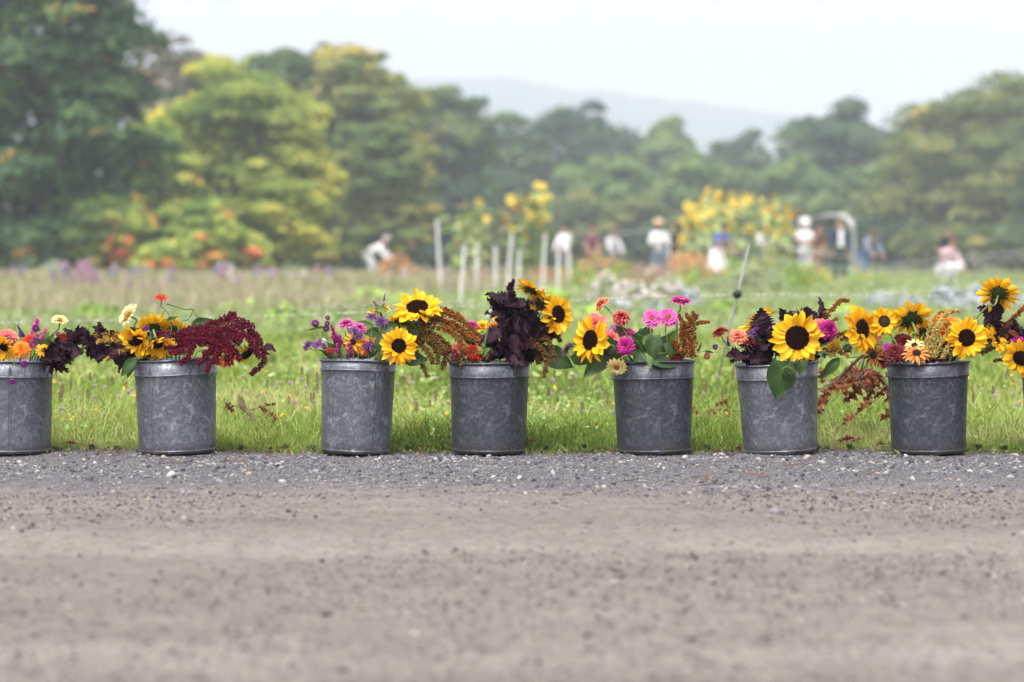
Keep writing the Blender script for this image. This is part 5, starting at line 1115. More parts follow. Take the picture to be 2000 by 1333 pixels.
sunflower(6, 1557, 660, 108, (.02, -1, .14), 'the biggest sunflower, wide open to the camera over the heart leaf bucket', -.15, .44, n=(20, 18), wf=.30, leaves=[(1528, 706, 1518, 782, 62, -.17, 'heart', LEAFG, (.2, -1, .3)), (1570, 700, 1562, 732, 22, -.16, 'ovate', LEAFG), (1640, 700, 1602, 742, 24, -.08, 'ovate', LEAFG), (1600, 690, 1640, 680, 20, -.06, 'ovate', LEAFG)])
bloom(6, 'globe', 1538, 727, 24, (0, -.9, -.2), 'bud', 'green flower bud on the heart shaped leaf', -.19, [(1545, 704, -.17), (1550, 698, -.13)])
zin(6, 1618, 645, 46, (.55, -.8, .25), 'ball', 'magenta', 'bright magenta dahlia right of the biggest sunflower', -.07)
zin(6, 1602, 636, 40, (.1, -.6, .7), 'flat', 'coral', 'coral pink zinnia behind the magenta dahlia', -.03)
zin(6, 1628, 680, 44, (.5, -.7, -.4), 'daisy', 'gold', 'faded golden daisy hanging right of the heart leaf bucket', -.05)
bloom(6, 'globe', 1655, 680, 18, (.8, -.3, .1), 'bud', 'dark green bud right of the faded golden daisy', -.05, [(1640, 678, -.05), (1610, 690, -.04)])
amaranth(6, 'bronze amaranth curving up right behind the biggest sunflower', 'bronze', (1590, 660, .03), [[.012, .009, (1590, 660, .03), (1605, 628, .03), (1615, 612, .03)], [.008, .0035, (1608, 622, .03), (1628, 602, .03), (1642, 588, .03), (1658, 588, .03)], [.005, .002, (1610, 632, .03), (1625, 628, .03), (1636, 622, .03)], [.008, .005, (1610, 660, .0), (1635, 655, 0), (1655, 650, 0)]])
# --- bucket 7
sunflower(7, 1684, 643, 100, (.72, -.68, .15), 'sunflower turned right, leftmost over the last full bucket', -.09, .40, via=[(1700, 672, -.07), (1745, 695, -.06)], n=(20, 17))
sunflower(7, 1727, 628, 60, (.1, -.97, .2), 'smallest open sunflower with a greenish brown disc', -.06, .40, via=[(1740, 655, -.06), (1760, 690, -.05)], mat_disc=S_DISC_G)
sunflower(7, 1779, 622, 88, (-.15, .60, .65), 'sunflower showing its green back in the middle of the last full bucket', -.03, .42, via=[(1783, 655, -.05)], n=(15, 12))
sunflower(7, 1888, 660, 88, (.03, -1, .1), 'open sunflower at the right rim of the last full bucket', -.13, .39, n=(20, 17), wf=.28)
sunflower(7, 1951, 573, 86, (.3, .62, .5), 'highest sunflower of all, showing its green back on a long bare stem', -.02, .36, via=[(1928, 600, -.02), (1900, 632, -.01)], n=(17, 13), wf=.28, stem_r=.0028)
sunflower(7, 1943, 662, 78, (.5, -.3, .5), 'yellow sunflower partly hidden right of the last full bucket', -.02, .36, n=(16, 12))
sunflower(7, 1806, 648, 60, (.2, .5, .3), 'yellow petalled sunflower tucked low behind the green backed one', .02, .4, n=(11, 7))
for k, (c, lb) in enumerate([('straw', 'green gold amaranth standing in the last full bucket')]):
    amaranth(7, lb, c, (1815, 700, -.06), [[.0055, .0035, (1812, 700, -.07), (1822, 660, -.07), (1840, 625, -.06), (1858, 608, -.05), (1874, 608, -.05)], [.0055, .0035, (1806, 700, -.09), (1816, 670, -.09), (1828, 640, -.09), (1838, 622, -.08)], [.0055, .003, (1818, 700, -.09), (1826, 670, -.09), (1836, 640, -.09), (1846, 628, -.09)],
        [.0055, .003, (1824, 700, -.10), (1834, 680, -.10), (1848, 655, -.10), (1856, 640, -.10)], [.0055, .003, (1800, 698, -.07), (1808, 670, -.06), (1818, 635, -.05), (1832, 612, -.04), (1850, 606, -.04)], [.005, .003, (1840, 700, -.11), (1848, 685, -.11), (1856, 668, -.11)]])
zin(7, 1850, 640, 56, (.1, -.8, .5), 'flat', 'orange', 'vivid orange flower behind the open sunflower on the right', -.02)
zin(7, 1835, 626, 40, (-.1, -.7, .7), 'flat', 'orange', 'orange flower between amaranth strands', -.01)
zin(7, 1790, 692, 58, (.0, -.6, .8), 'thin', 'bronzey', 'pale orange coneflower with a black centre on the last full bucket rim', -.125, dark=True)
zin(7, 1786, 676, 42, (-.1, -.7, .7), 'thin', 'cream', 'cream petalled coneflower above the pale orange one', -.09, dark=True)
zin(7, 1748, 690, 46, (-.2, -.9, .5), 'dome', 'darkred', 'dark burgundy zinnia at the left rim of the last full bucket', -.09)
zin(7, 1764, 668, 46, (0, -.7, .8), 'dome', 'darkred', 'dark burgundy dahlia below the smallest sunflower', -.02)
zin(7, 1738, 682, 34, (.1, -.6, .8), 'flat', 'globe', 'deep purple zinnia at the left rim of the last full bucket', -.07)
zin(7, 1708, 694, 50, (-.6, -.7, .2), 'thin', 'bronze', 'bronze orange coneflower hanging left of the last full bucket', -.07, dark=True)
zin(7, 1722, 704, 40, (-.3, -.7, -.4), 'thin', 'rust', 'rust coneflower below the bronze orange one', -.06, dark=True)
bloom(7, 'comb', 1812, 690, 40, (0, -.8, .5), 'darkred', 'dark wine red cockscomb behind the amaranth strands', -.02)
bloom(7, 'comb', 1845, 688, 44, (0, -.8, .5), 'darkred', 'dark wine red cockscomb left of the right rim sunflower', -.05)
amaranth(7, 'bronze amaranth slanting up to the right edge behind the last full bucket', 'bronze', (1900, 690, .04), [[.008, .004, (1915, 680, .04), (1945, 655, .03), (1975, 625, .02), (2010, 592, .02)], [.007, .004, (1915, 690, .03), (1945, 675, .02), (1968, 655, .02)], [.006, .003, (1925, 640, .04), (1930, 620, .04), (1938, 600, .04)]], leaves=[(1760, 700, 1745, 665, 22, .0, 'ovate', LEAFL), (1770, 700, 1760, 655, 26, .02, 'ovate')])
# --- bucket 8
perilla(8, 'purple sprig between the last two buckets', [(1950, 632, .02), (1975, 655, .02), (2010, 695, .02)], 10, (34, 50), .9, seed=41)
bloom(8, 'comb', 1992, 678, 40, (-.6, -.7, .4), 'magenta', 'magenta cockscomb at the right edge of the photo', -.04)
zin(8, 2004, 690, 40, (-.4, -.8, .4), 'dome', 'orange', 'orange zinnia cut by the right edge of the photo', -.08)
sunflower(8, 1994, 700, 80, (-.45, -.75, -.35), 'nodding sunflower at the right edge of the photo', -.12, .4, via=[(1975, 684, -.10), (1990, 680, -.09), (2040, 690, -.07)])
amaranth(8, 'bronze amaranth arching low between the last two buckets', 'bronze', (2010, 690, .0), [[.006, .003, (2010, 690, 0), (1985, 655, -.01), (1972, 648, -.01)], [.005, .003, (2010, 692, .0), (1975, 700, -.02), (1940, 705, -.02)]])
zin(8, 2040, 660, 50, FR, 'dome', 'pink', 'pink zinnia just outside the right edge', -.03)
# ================================================================ FENCE
PLASTIC = flat('white_plastic', (.62, .62, .60), .5, .4, 0, 6, .08)
GREYP = flat('grey_pole', (.24, .24, .235), .5, .4, 0, 20, .15)
BLACK = flat('black_rubber', (.012, .012, .013), .5, .4, 0, 20, .2)
WIRE = pmat('fence_polywire', [(0, (.12, .12, .12)), (.45, (.25, .25, .25)), (.6, (.6, .6, .6)), (1, (.7, .7, .7))], .5, 0, 60, (.2, .8, 0))
def stake(x1, y1, x2, y2, Y, label, w=.038, mat=PLASTIC):
    a = P(x1, y1, Y); b = P(x2, y2, Y); d = (b - a).normalized(); g = a + d * ((a.z + .02) / max(.05, -d.z))
    t = thing('fence_stake', label, 'stake', g, 0, 'white fence stakes in the field')
    mb = MB(); mb.tube([Vector((0, 0, 0)), (a - g) * .5, a - g], [w / 2, w / 2, w / 2 * .85], 8); link('post', mb.mesh(False), mat, t)
    mb = MB(); 
    for u in (.35, .6, .85): c = (a - g) * u; mb.box(c + Vector((w * .55, 0, 0)), (w * .5, w * .5, w * .35))
    link('wire_clip', mb.mesh(False), mat, t); return t
for a in [(853, 430, 862, 582, 37, 'tallest white fence stake, standing apart on the left of the group'),
          (908, 476, 897, 617, 26.4, 'white fence stake leaning left, nearest of the group'),
          (931, 477, 931, 566, 41, 'upright white fence stake in front of the left sunflower plant'),
          (967, 479, 968, 566, 41, 'upright white fence stake between the two tall sunflower plants'),
          (1000, 455, 990, 580, 37, 'tall white fence stake at the foot of the right sunflower plant'),
          (1014, 488, 1012, 560, 45, 'shortest white fence stake behind the tall purple sprig'),
          (1065, 457, 1058, 585, 36, 'tall white fence stake leaning right behind the nodding sunflowers'),
          (1090, 488, 1090, 600, 31, 'white fence stake right of the two sunflowers above the purple sprig'),
          (1109, 455, 1112, 556, 46, 'rightmost white fence stake, in front of a person in white')]:
    stake(*a, w=.045 * a[4] / 37)
stake(1290 + 16, 452, 1308, 530, 60, 'pale fence stake beside the person in a straw hat', .06)
stake(1898, 486, 1908, 540, 62, 'grey fence stake on the right carrying the upper wires', .06, GREYP)
stake(872, 512, 885, 580, 40, 'thin slanting grey stake behind the nearest white one', .03, GREYP)
# slanting pole with the black ball insulator
a = P(1463, 478, 11.0); b_ = P(1400, 752, 11.0); g = b_ + (b_ - a).normalized() * .03
t = thing('fence_pole', 'slanting grey fence pole with a black ball insulator left of the heart leaf bucket', 'fence pole', g)
mb = MB(); mb.tube([Vector(), a - g], .0052, 10); link('post', mb.mesh(), GREYP, t)
c = P(1440, 575, 10.985) - g; mb = MB(); mb.lathe([(.001, -.021)] + [(.021 * math.sin(math.pi * k / 10), -.021 * math.cos(math.pi * k / 10)) for k in range(1, 10)] + [(.001, .021)], 16)
mb.V = [v + c for v in mb.V]; link('ball_insulator', mb.mesh(), BLACK, t)
def wire(pts, label, r=.0035, mat=WIRE):
    pw = [P(x, y, Y) for x, y, Y in pts]; t = thing('fence_wire', label, 'fence wire', pw[0]); mb = MB(); q = [p - pw[0] for p in smooth_path(pw, 12)]
    mb.tube(q, r, 5); link('strand', mb.mesh(), mat, t)
wire([(-400, 634, 10.6), (0, 631, 10.7), (600, 615, 10.9), (1000, 594, 11.), (1440, 576, 11.0), (2000, 582, 11.6), (2500, 590, 12)], 'speckled fence wire running behind the flowers through the black insulator', .0019)
wire([(600, 600, 13), (1000, 588, 13), (1440, 586, 13), (1700, 574, 13), (2000, 562, 13)], 'faint second fence wire just behind the first', .0013)
wire([(1109, 456, 46), (1200, 458, 50), (1306, 453, 60), (1640, 500, 61), (1700, 519, 61), (1898, 502, 62), (2100, 486, 62)], 'upper fence wire sagging across the field at head height', .012)
wire([(1306, 470, 60), (1700, 530, 61), (1905, 512, 62), (2100, 500, 62)], 'lower of the two sagging wires on the right of the field', .010)
# white arched hoop of a row tunnel
t = thing('tunnel_hoop', 'white arched hoop standing right of the sunflower patch', 'tunnel hoop', P(1664, 540, 66))
g = t.location.copy(); q = smooth_path([P(1604, 424, 68), P(1625, 420, 67.5), P(1650, 424, 66.6), P(1664, 440, 66), P(1668, 475, 66), P(1666, 545, 66)], 5)
mb = MB(); mb.tube([p - g for p in q], [.045] * 8 + [.07] * 8 + [.035] * 10, 8); link('arch', mb.mesh(), flat('weathered_plastic', (.42, .43, .44), .6, .3, 0, 4, .3), t)
mb = MB(); mb.tube([P(1604, 424, 68) - g, P(1560, 432, 71) - g, P(1520, 445, 74) - g], .03, 6); link('ridge_pipe', mb.mesh(), GREYP, t)

# ================================================================ TALL SUNFLOWERS IN THE FIELD
S_FIELD = pmat('field_sunflower_petal', [(0, (.88, .56, .03)), (.5, (.93, .73, .09)), (1, (.95, .84, .28))], .5, .35, 8, (.4, .3, .3))
S_FIELD2 = pmat('field_sunflower_rust', [(0, (.4, .12, .01)), (.6, (.75, .36, .02)), (1, (.85, .5, .05))], .5, .35, 8, (.4, .3, .3))
LEAFP = pmat('field_leaf_pale', [(0, (.26, .35, .10)), (.5, (.44, .53, .21)), (1, (.58, .63, .36))], .5, .35, 4, (.4, .4, .2))
HEAD = [zinnia_mesh([(18, .36, .1, 0, .64), (14, .36, -.1, -.03, .62)], 60 + k, 0, .26) for k in range(3)]
def stalk(x, Y, h, heads, seed, leafm, label, grp, nl=11, pm=None):
    rs = random.Random(seed); t = thing('tall_sunflower', label, 'sunflower plant', (x, Y, 0), rs.uniform(-.4, .4), grp)
    sp = smooth_path([Vector((0, 0, -.05)), Vector((rs.gauss(0, .05), 0, h * .5)), Vector((rs.gauss(0, .12), rs.gauss(0, .05), h))], 5)
    mb = MB(); mb.tube(sp, [.022 * (1 - .6 * i / len(sp)) for i in range(len(sp))], 6)
    hp_ = []
    for k in range(heads):
        s = sp[-1] if k == 0 else sp[min(len(sp) - 1, int(len(sp) * rs.uniform(.6, .98)))]; e = s + Vector((rs.gauss(0, .16), rs.gauss(-.06, .1), rs.uniform(.0, .22))); mb.tube([s - Vector((0, 0, .05)), e], .009, 5); hp_.append(e)
    link('stem', mb.mesh(), STEM, t)
    for e in hp_:
        f = Vector((rs.gauss(0, .7), -rs.uniform(.2, 1), rs.gauss(.3, .4))).normalized(); R = rs.uniform(.085, .14); Mh = Matrix.Translation(e) @ face_mat(f)
        hd = link('flower_head', rs.choice(HEAD), pm or (S_FIELD if rs.random() < .85 else S_FIELD2), t, Mh @ Matrix.Scale(R, 4)); link('disc', DISC[0], S_DISC, hd, Matrix.Scale(.30, 4))
    for k in range(nl):
        u = rs.uniform(.15, .97); s = sp[min(len(sp) - 1, int(u * len(sp)))]; a = rs.uniform(0, 6.28); L = rs.uniform(.18, .36); W = L * .75
        link('leaf', rs.choice(LEAF['heart']), leafm, t, Matrix.Translation(s) @ Rz(a) @ Ry(rs.uniform(-.3, .6)) @ Matrix.Diagonal((L, W, L, 1)))
frs = random.Random(5)
for k in range(34):
    px = frs.uniform(1335, 1545); u = (px - 1330) / 220; Y = frs.uniform(63, 69); topy = 372 + 52 * abs(u - .42) ** 1.2 + abs(frs.gauss(0, 22)) + (28 if u < .15 else 0)
    stalk((px - 1000) / FPX * Y, Y, (HORIZON - topy) / FPX * Y + CAM_H - .1, frs.choice([2, 3, 4, 4]), 700 + k, LEAFP, 'tall sunflower plant in the dense blooming patch behind the pickers', 'sunflower plants of the dense patch', 20)
for k, (px, topy, nh) in enumerate([(1005, 398, 2), (1022, 385, 3), (1040, 370, 3), (1056, 372, 3), (1066, 388, 2), (1030, 412, 2), (1050, 400, 2)]):
    Y = 58 + frs.uniform(-1, 1); stalk((px - 1000) / FPX * Y, Y, (HORIZON - topy) / FPX * Y + CAM_H - .1, nh + 1, 760 + k, LEAFP if k % 2 else LEAFL, 'tall leafy sunflower plant in the clump above the white stakes', 'sunflower plants of the right hand clump by the stakes', 14)
for k, (px, topy, nh) in enumerate([(888, 420, 0), (900, 400, 1), (915, 395, 0), (928, 402, 1), (940, 428, 1), (908, 425, 0)]):
    Y = 60 + frs.uniform(-1, 1); stalk((px - 1000) / FPX * Y, Y, (HORIZON - topy) / FPX * Y + CAM_H - .1, nh, 780 + k, LEAFP, 'tall pale leaved sunflower plant behind the person with a straw hat and dark vest', 'sunflower plants of the left hand pale clump', 26)

# ================================================================ GARDEN BEDS
def bushm(name, cols, trans=.3): return pmat(name, cols, .6, trans, 3, (.7, .3, 0), .2)
BG = {'green': bushm('bed_green', [(0, (0.117, 0.195, 0.046)), (.5, (0.260, 0.403, 0.078)), (1, (0.429, 0.559, 0.156))]),
      'grey': bushm('bed_grey_green', [(0, (0.156, 0.195, 0.104)), (.5, (0.286, 0.338, 0.182)), (1, (0.429, 0.468, 0.286))]),
      'silver': bushm('bed_silver', [(0, (0.208, 0.247, 0.247)), (.5, (0.390, 0.442, 0.442)), (1, (0.650, 0.689, 0.689))]),
      'brown': bushm('bed_brown_green', [(0, (0.182, 0.156, 0.078)), (.5, (0.338, 0.260, 0.143)), (1, (0.468, 0.390, 0.208))]),
      'bright': bushm('bed_bright_green', [(0, (0.208, 0.325, 0.065)), (.5, (0.390, 0.559, 0.117)), (1, (0.585, 0.702, 0.234))])}
FLW = {'white': bushm('bed_flower_white', [(0, (.66, .56, .56)), (1, (.85, .8, .79))]), 'orange': bushm('bed_flower_orange', [(0, (.45, .17, .06)), (1, (.7, .36, .14))]),
       'pink': bushm('bed_flower_pink', [(0, (.42, .22, .34)), (1, (.6, .4, .5))]), 'lav': bushm('bed_flower_lavender', [(0, (.26, .2, .36)), (1, (.48, .42, .56))]), 'yellow': bushm('bed_flower_yellow', [(0, (.6, .36, .03)), (1, (.85, .6, .1))])}
def bed(name, label, cat, px, wpx, top, Y, fol, flower=None, n=700, nf=60, fs=.035, seed=0, group=None, leaf=.05):
    x = (px - 1000) / FPX * Y; R = wpx / 2 / FPX * Y; H = max(.12, P(px, top, Y).z); r = np.random.default_rng(seed)
    t = thing(name, label, cat, (x, Y, 0), 0, group)
    d = r.normal(0, 1, (n, 3)); d /= np.linalg.norm(d, axis=1)[:, None]; d[:, 2] = np.abs(d[:, 2]); rad = r.uniform(.35, 1.05, n) * (1 + .22 * np.sin(d[:, 0] * 7 + seed) * np.cos(d[:, 1] * 6))
    C = d * rad[:, None] * np.array([R, min(R, 1.2), H * .95]); Nn = d + r.normal(0, .5, (n, 3)) + [0, -.2, .3]; Nn /= np.linalg.norm(Nn, axis=1)[:, None]
    V, F = leaves_cloud(C, Nn, np.full(n, leaf), seed + 1, .5); link('foliage', fast_mesh(V, F, np.repeat(r.uniform(0, 1, n), 4)), BG[fol], t)
    mb = MB()
    for k in range(7): e = Vector(C[k]) * .8; mb.tube([Vector((e.x * .2, e.y * .2, -.02)), e], .008, 4)
    link('stems', mb.mesh(False), STEM, t)
    if flower:
        mb = MB(); random.seed(seed)
        for k in range(nf):
            i = random.randrange(n); c = Vector(d[i]); c = Vector((c.x * R, c.y * min(R, 1.2), abs(c.z) * H)) * random.uniform(.9, 1.08); 
            f = (c.normalized() + Vector((random.gauss(0, .4), random.gauss(-.3, .4), .5))).normalized()
            M4 = Matrix.Translation(c) @ face_mat(f); s = fs * random.uniform(.7, 1.3)
            mb.add([M4 @ Vector((s * math.cos(q * 1.0472) * (1 if q % 2 else .75), s * math.sin(q * 1.0472) * (1 if q % 2 else .75), .1 * s)) for q in range(6)] + [M4 @ Vector((0, 0, s * .35))], [(q, (q + 1) % 6, 6) for q in range(6)], random.random())
        o = link('blossoms', mb.mesh(False), FLW[flower], t); o['kind'] = 'stuff'
    return t
B = [('flower_bush', 'white flowering bush, left of two beside the pink zinnia bucket', 'bush', 1185, 80, 535, 31, 'grey', 'white', 900, 150, .028),
     ('flower_bush', 'white flowering bush just above the two striped pink zinnias', 'bush', 1236, 95, 548, 30, 'grey', 'white', 900, 190, .03),
     ('flower_bush', 'white flowering bush right of the highest magenta zinnia', 'bush', 1305, 80, 540, 32, 'grey', 'white', 900, 150, .028),
     ('weedy_bush', 'bright green weeds behind the narrow leaning bucket, left clump', 'weeds', 665, 90, 575, 25, 'bright', None, 800, 0, .03),
     ('weedy_bush', 'bright green weeds behind the narrow leaning bucket, tallest clump', 'weeds', 725, 90, 560, 27, 'bright', None, 900, 0, .03),
     ('weedy_bush', 'bright green weeds between the narrow bucket and the stakes', 'weeds', 790, 80, 575, 26, 'bright', None, 800, 0, .03),
     ('weedy_bush', 'green weeds at the feet of the white stakes', 'weeds', 975, 110, 572, 28, 'bright', None, 900, 0, .03),
     ('weedy_bush', 'green weeds right of the white stakes', 'weeds', 1085, 90, 565, 28, 'bright', None, 800, 0, .03),
     ('garden_shrub', 'feathery grey green shrub behind the slanting pole', 'shrub', 1478, 120, 510, 40, 'grey', None, 1300, 0, .03),
     ('garden_shrub', 'yellowish green shrub under the person in the white hood', 'shrub', 1555, 90, 508, 41, 'green', None, 1200, 0, .03),
     ('garden_shrub', 'low grey green shrub left of the slanting pole', 'shrub', 1400, 90, 540, 38, 'grey', None, 900, 0, .03),
     ('garden_shrub', 'brownish seeding plant behind the white flowering bushes', 'shrub', 1255, 110, 520, 44, 'brown', None, 1000, 0, .03),
     ('garden_shrub', 'green shrub left of the white flowering bushes', 'shrub', 1140, 80, 525, 44, 'green', 'orange', 900, 25, .04),
     ('garden_shrub', 'green plant at the feet of the person in a straw hat', 'shrub', 1345, 90, 522, 46, 'green', 'orange', 900, 30, .04),
     ('flower_bed_plant', 'orange flowering bed left of the person in a straw hat', 'flower bed', 1170, 100, 497, 58, 'green', 'orange', 800, 110, .06),
     ('flower_bed_plant', 'orange flowering bed right of the person in a straw hat', 'flower bed', 1345, 110, 494, 60, 'brown', 'orange', 800, 240, .06),
     ('flower_bed_plant', 'orange flowering bed beside the person bending in a white shirt', 'flower bed', 775, 80, 500, 66, 'brown', 'orange', 700, 160, .06),
     ('flower_bed_plant', 'orange flowering bed under the picker in blue', 'flower bed', 1405, 90, 525, 57, 'green', 'orange', 700, 70, .05),
     ('flower_bed_plant', 'low mixed bed behind the white stakes', 'flower bed', 1000, 190, 520, 60, 'brown', 'pink', 900, 40, .06),
     ('flower_bed_plant', 'low pinkish bed between the bending person and the tall stake', 'flower bed', 830, 130, 523, 60, 'brown', 'pink', 700, 40, .06),
     ('flower_bed_plant', 'lavender flowering plant at the far edge of the meadow', 'flower bed', 535, 130, 530, 55, 'grey', 'lav', 900, 260, .05),
     ('flower_bed_plant', 'pink flowering bed at the foot of the right hand trees', 'flower bed', 1690, 90, 520, 66, 'green', 'yellow', 600, 20, .05)]
beds = [(1120, 508, 'green', 'orange', 'right of the rightmost white stake'), (1165, 512, 'brown', 'pink', 'below the person in plum clothes'), (1210, 506, 'green', 'orange', 'below the short person in pale clothes'), (1255, 514, 'brown', 'white', 'left of the straw hat picker'), (1300, 520, 'brown', 'pink', 'at the knees of the straw hat picker'),
        (1350, 508, 'brown', 'orange', 'below the picker in black'), (1440, 512, 'green', None, 'between the blue picker and the slanting pole'), (1490, 506, 'green', 'yellow', 'below the stooping picker'), (1535, 508, 'grey', None, 'below the picker with a face mask'), (1585, 518, 'green', 'yellow', 'right of the white hooded picker'), (1060, 520, 'brown', 'orange', 'behind the stakes on their right'), (930, 520, 'brown', 'pink', 'behind the stakes on their left')]
for k, (px, top, f, fl, lb) in enumerate(beds): B.append(('crop_plant', 'mixed knee high crop plant ' + lb, 'crop plant', px, 78, top, 56 - (k % 3), f, fl, 900, 45, .05))
for k, (px, w, top, Y, lb) in enumerate([(560, 90, 596, 20, 'low pale weed clump left of the globe flowers'), (470, 110, 588, 24, 'low pale weed clump above the burgundy amaranth'), (180, 110, 592, 22, 'low pale weed clump above the purple sprig bridge'), (1160, 80, 600, 20, 'low weed clump behind the salmon zinnia'), (1420, 90, 585, 23, 'low weed clump left of the black insulator'), (1640, 110, 590, 23, 'low weed clump behind the bronze amaranth by the biggest sunflower'), (600, 120, 560, 38, 'pale weed clump far behind the narrow bucket'), (300, 120, 572, 33, 'pale weed clump above the broken stem')]):
    B.append(('weedy_bush', lb, 'weeds', px, w, top, Y, 'bright' if k % 2 else 'green', 'white' if k % 3 == 0 else None, 700, 14, .02))
for k, q in enumerate(B): bed(*q, seed=900 + k * 3)
for k, (px, w, top, Y, lb) in enumerate([(1722, 70, 572, 27, 'silver leaved plant at the left end of the grey row'), (1775, 75, 578, 26, 'low silver leaved plant left of the crouching person'), (1850, 80, 555, 28, 'tall silver leaved plant in front of the crouching person'), (1905, 80, 560, 27.5, 'silver leaved plant behind the right rim sunflower'),
                                         (1965, 80, 562, 27, 'silver leaved plant under the highest sunflower'), (2030, 80, 566, 26, 'silver leaved plant at the right edge of the photo'), (1870, 80, 588, 25, 'silver leaved plant nearest the last full bucket'), (1945, 90, 590, 24.5, 'silver leaved plant low behind the bronze amaranth on the right'),
                                         (1215, 70, 590, 24, 'silvery plant behind the domed rose zinnia'), (1280, 80, 592, 24, 'silvery plant behind the striped pink zinnias'), (1345, 60, 566, 27, 'silvery plant right of the highest magenta zinnia')]):
    bed('silver_plant', lb, 'silver plant', px, w, top, Y, 'silver', None, 650, 0, .03, 980 + k * 3, 'silver leaved plants in rows', .055)
# wild pink and lilac flower stems of the far meadow
mrs = random.Random(31)
WF = {}
for c in ('pink', 'lav', 'white', 'yellow'):
    mb = MB(); random.seed(77)
    for k in range(26): mb.blob((random.gauss(0, .025), random.gauss(0, .025), .45 + random.uniform(-.13, .12)), (.022, .022, .03), None, .3)
    WF[c] = mb.mesh(False, 'blossom')
mb = MB(); mb.tube([Vector((0, 0, -.03)), Vector((.02, 0, .25)), Vector((0, 0, .5))], .006, 4); WFS = mb.mesh(False, 'stem')
for k in range(64):
    c = mrs.choice(['pink', 'pink', 'lav', 'lav', 'white']); px = mrs.uniform(-60, 660) if k > 14 else mrs.gauss(165, 18); Y = mrs.uniform(34, 58); s = mrs.uniform(.55, 1.0) * (1.1 if k <= 14 else 1)
    if k <= 14: c = 'pink'; Y = mrs.uniform(36, 42)
    nm = {'pink': 'pink', 'lav': 'lilac', 'white': 'whitish'}[c]
    t = thing('meadow_flower', nm + (' flower spike in the clump above the leftmost bucket' if k <= 14 else ' flower spike blurred in the tall meadow grass on the left'), 'wildflower', ((px - 1000) / FPX * Y, Y, 0), mrs.uniform(0, 6), nm + ' flower spikes in the far meadow' + (' clump' if k <= 14 else ''))
    t.scale = (s, s, s); link('blossom', WF[c], FLW[c], t); link('stem', WFS, STEM, t)

# ================================================================ PEOPLE (field workers and pickers)
SKIN = flat('skin', (.42, .24, .17), .55, .3, 0, 9, .08); HAIR = flat('hair_dark', (.02, .015, .012), .6, .3); HAIRB = flat('hair_brown', (.10, .05, .03), .6, .3); HAIRG = flat('hair_grey', (.36, .34, .32), .6, .3)
CL = {k: flat('cloth_' + k, c, .85, .1, 0, 5, .12) for k, c in {'white': (.74, .74, .76), 'navy': (.035, .05, .10), 'black': (.016, .016, .02), 'grey': (.16, .16, .18), 'denim': (.14, .2, .32), 'darkgreen': (.03, .06, .045), 'plum': (.14, .05, .07), 'blue': (.05, .13, .5), 'tan': (.38, .26, .17), 'pink': (.7, .5, .55), 'straw': (.6, .42, .26), 'pale': (.55, .55, .58), 'slate': (.22, .25, .33), 'brown': (.2, .11, .08)}.items()}
EYEB = flat('eye_dark', (.01, .008, .008), .3)
def skin_obj(name, V, E, Rr, root, mat, parent, sub=1):
    me = bpy.data.meshes.new(name); me.from_pydata([tuple(v) for v in V], E, []); o = link(name, me, mat, parent)
    bpy.context.view_layer.objects.active = None
    sm = o.modifiers.new('skin', 'SKIN'); sm.use_smooth_shade = True
    if not me.skin_vertices: me.attributes  # layer is added by the modifier
    for v, r in zip(me.skin_vertices[0].data, Rr): v.radius = (r, r) if not isinstance(r, tuple) else r; v.use_root = False
    me.skin_vertices[0].data[root].use_root = True
    ss = o.modifiers.new('smooth', 'SUBSURF'); ss.levels = sub; ss.render_levels = sub; return o
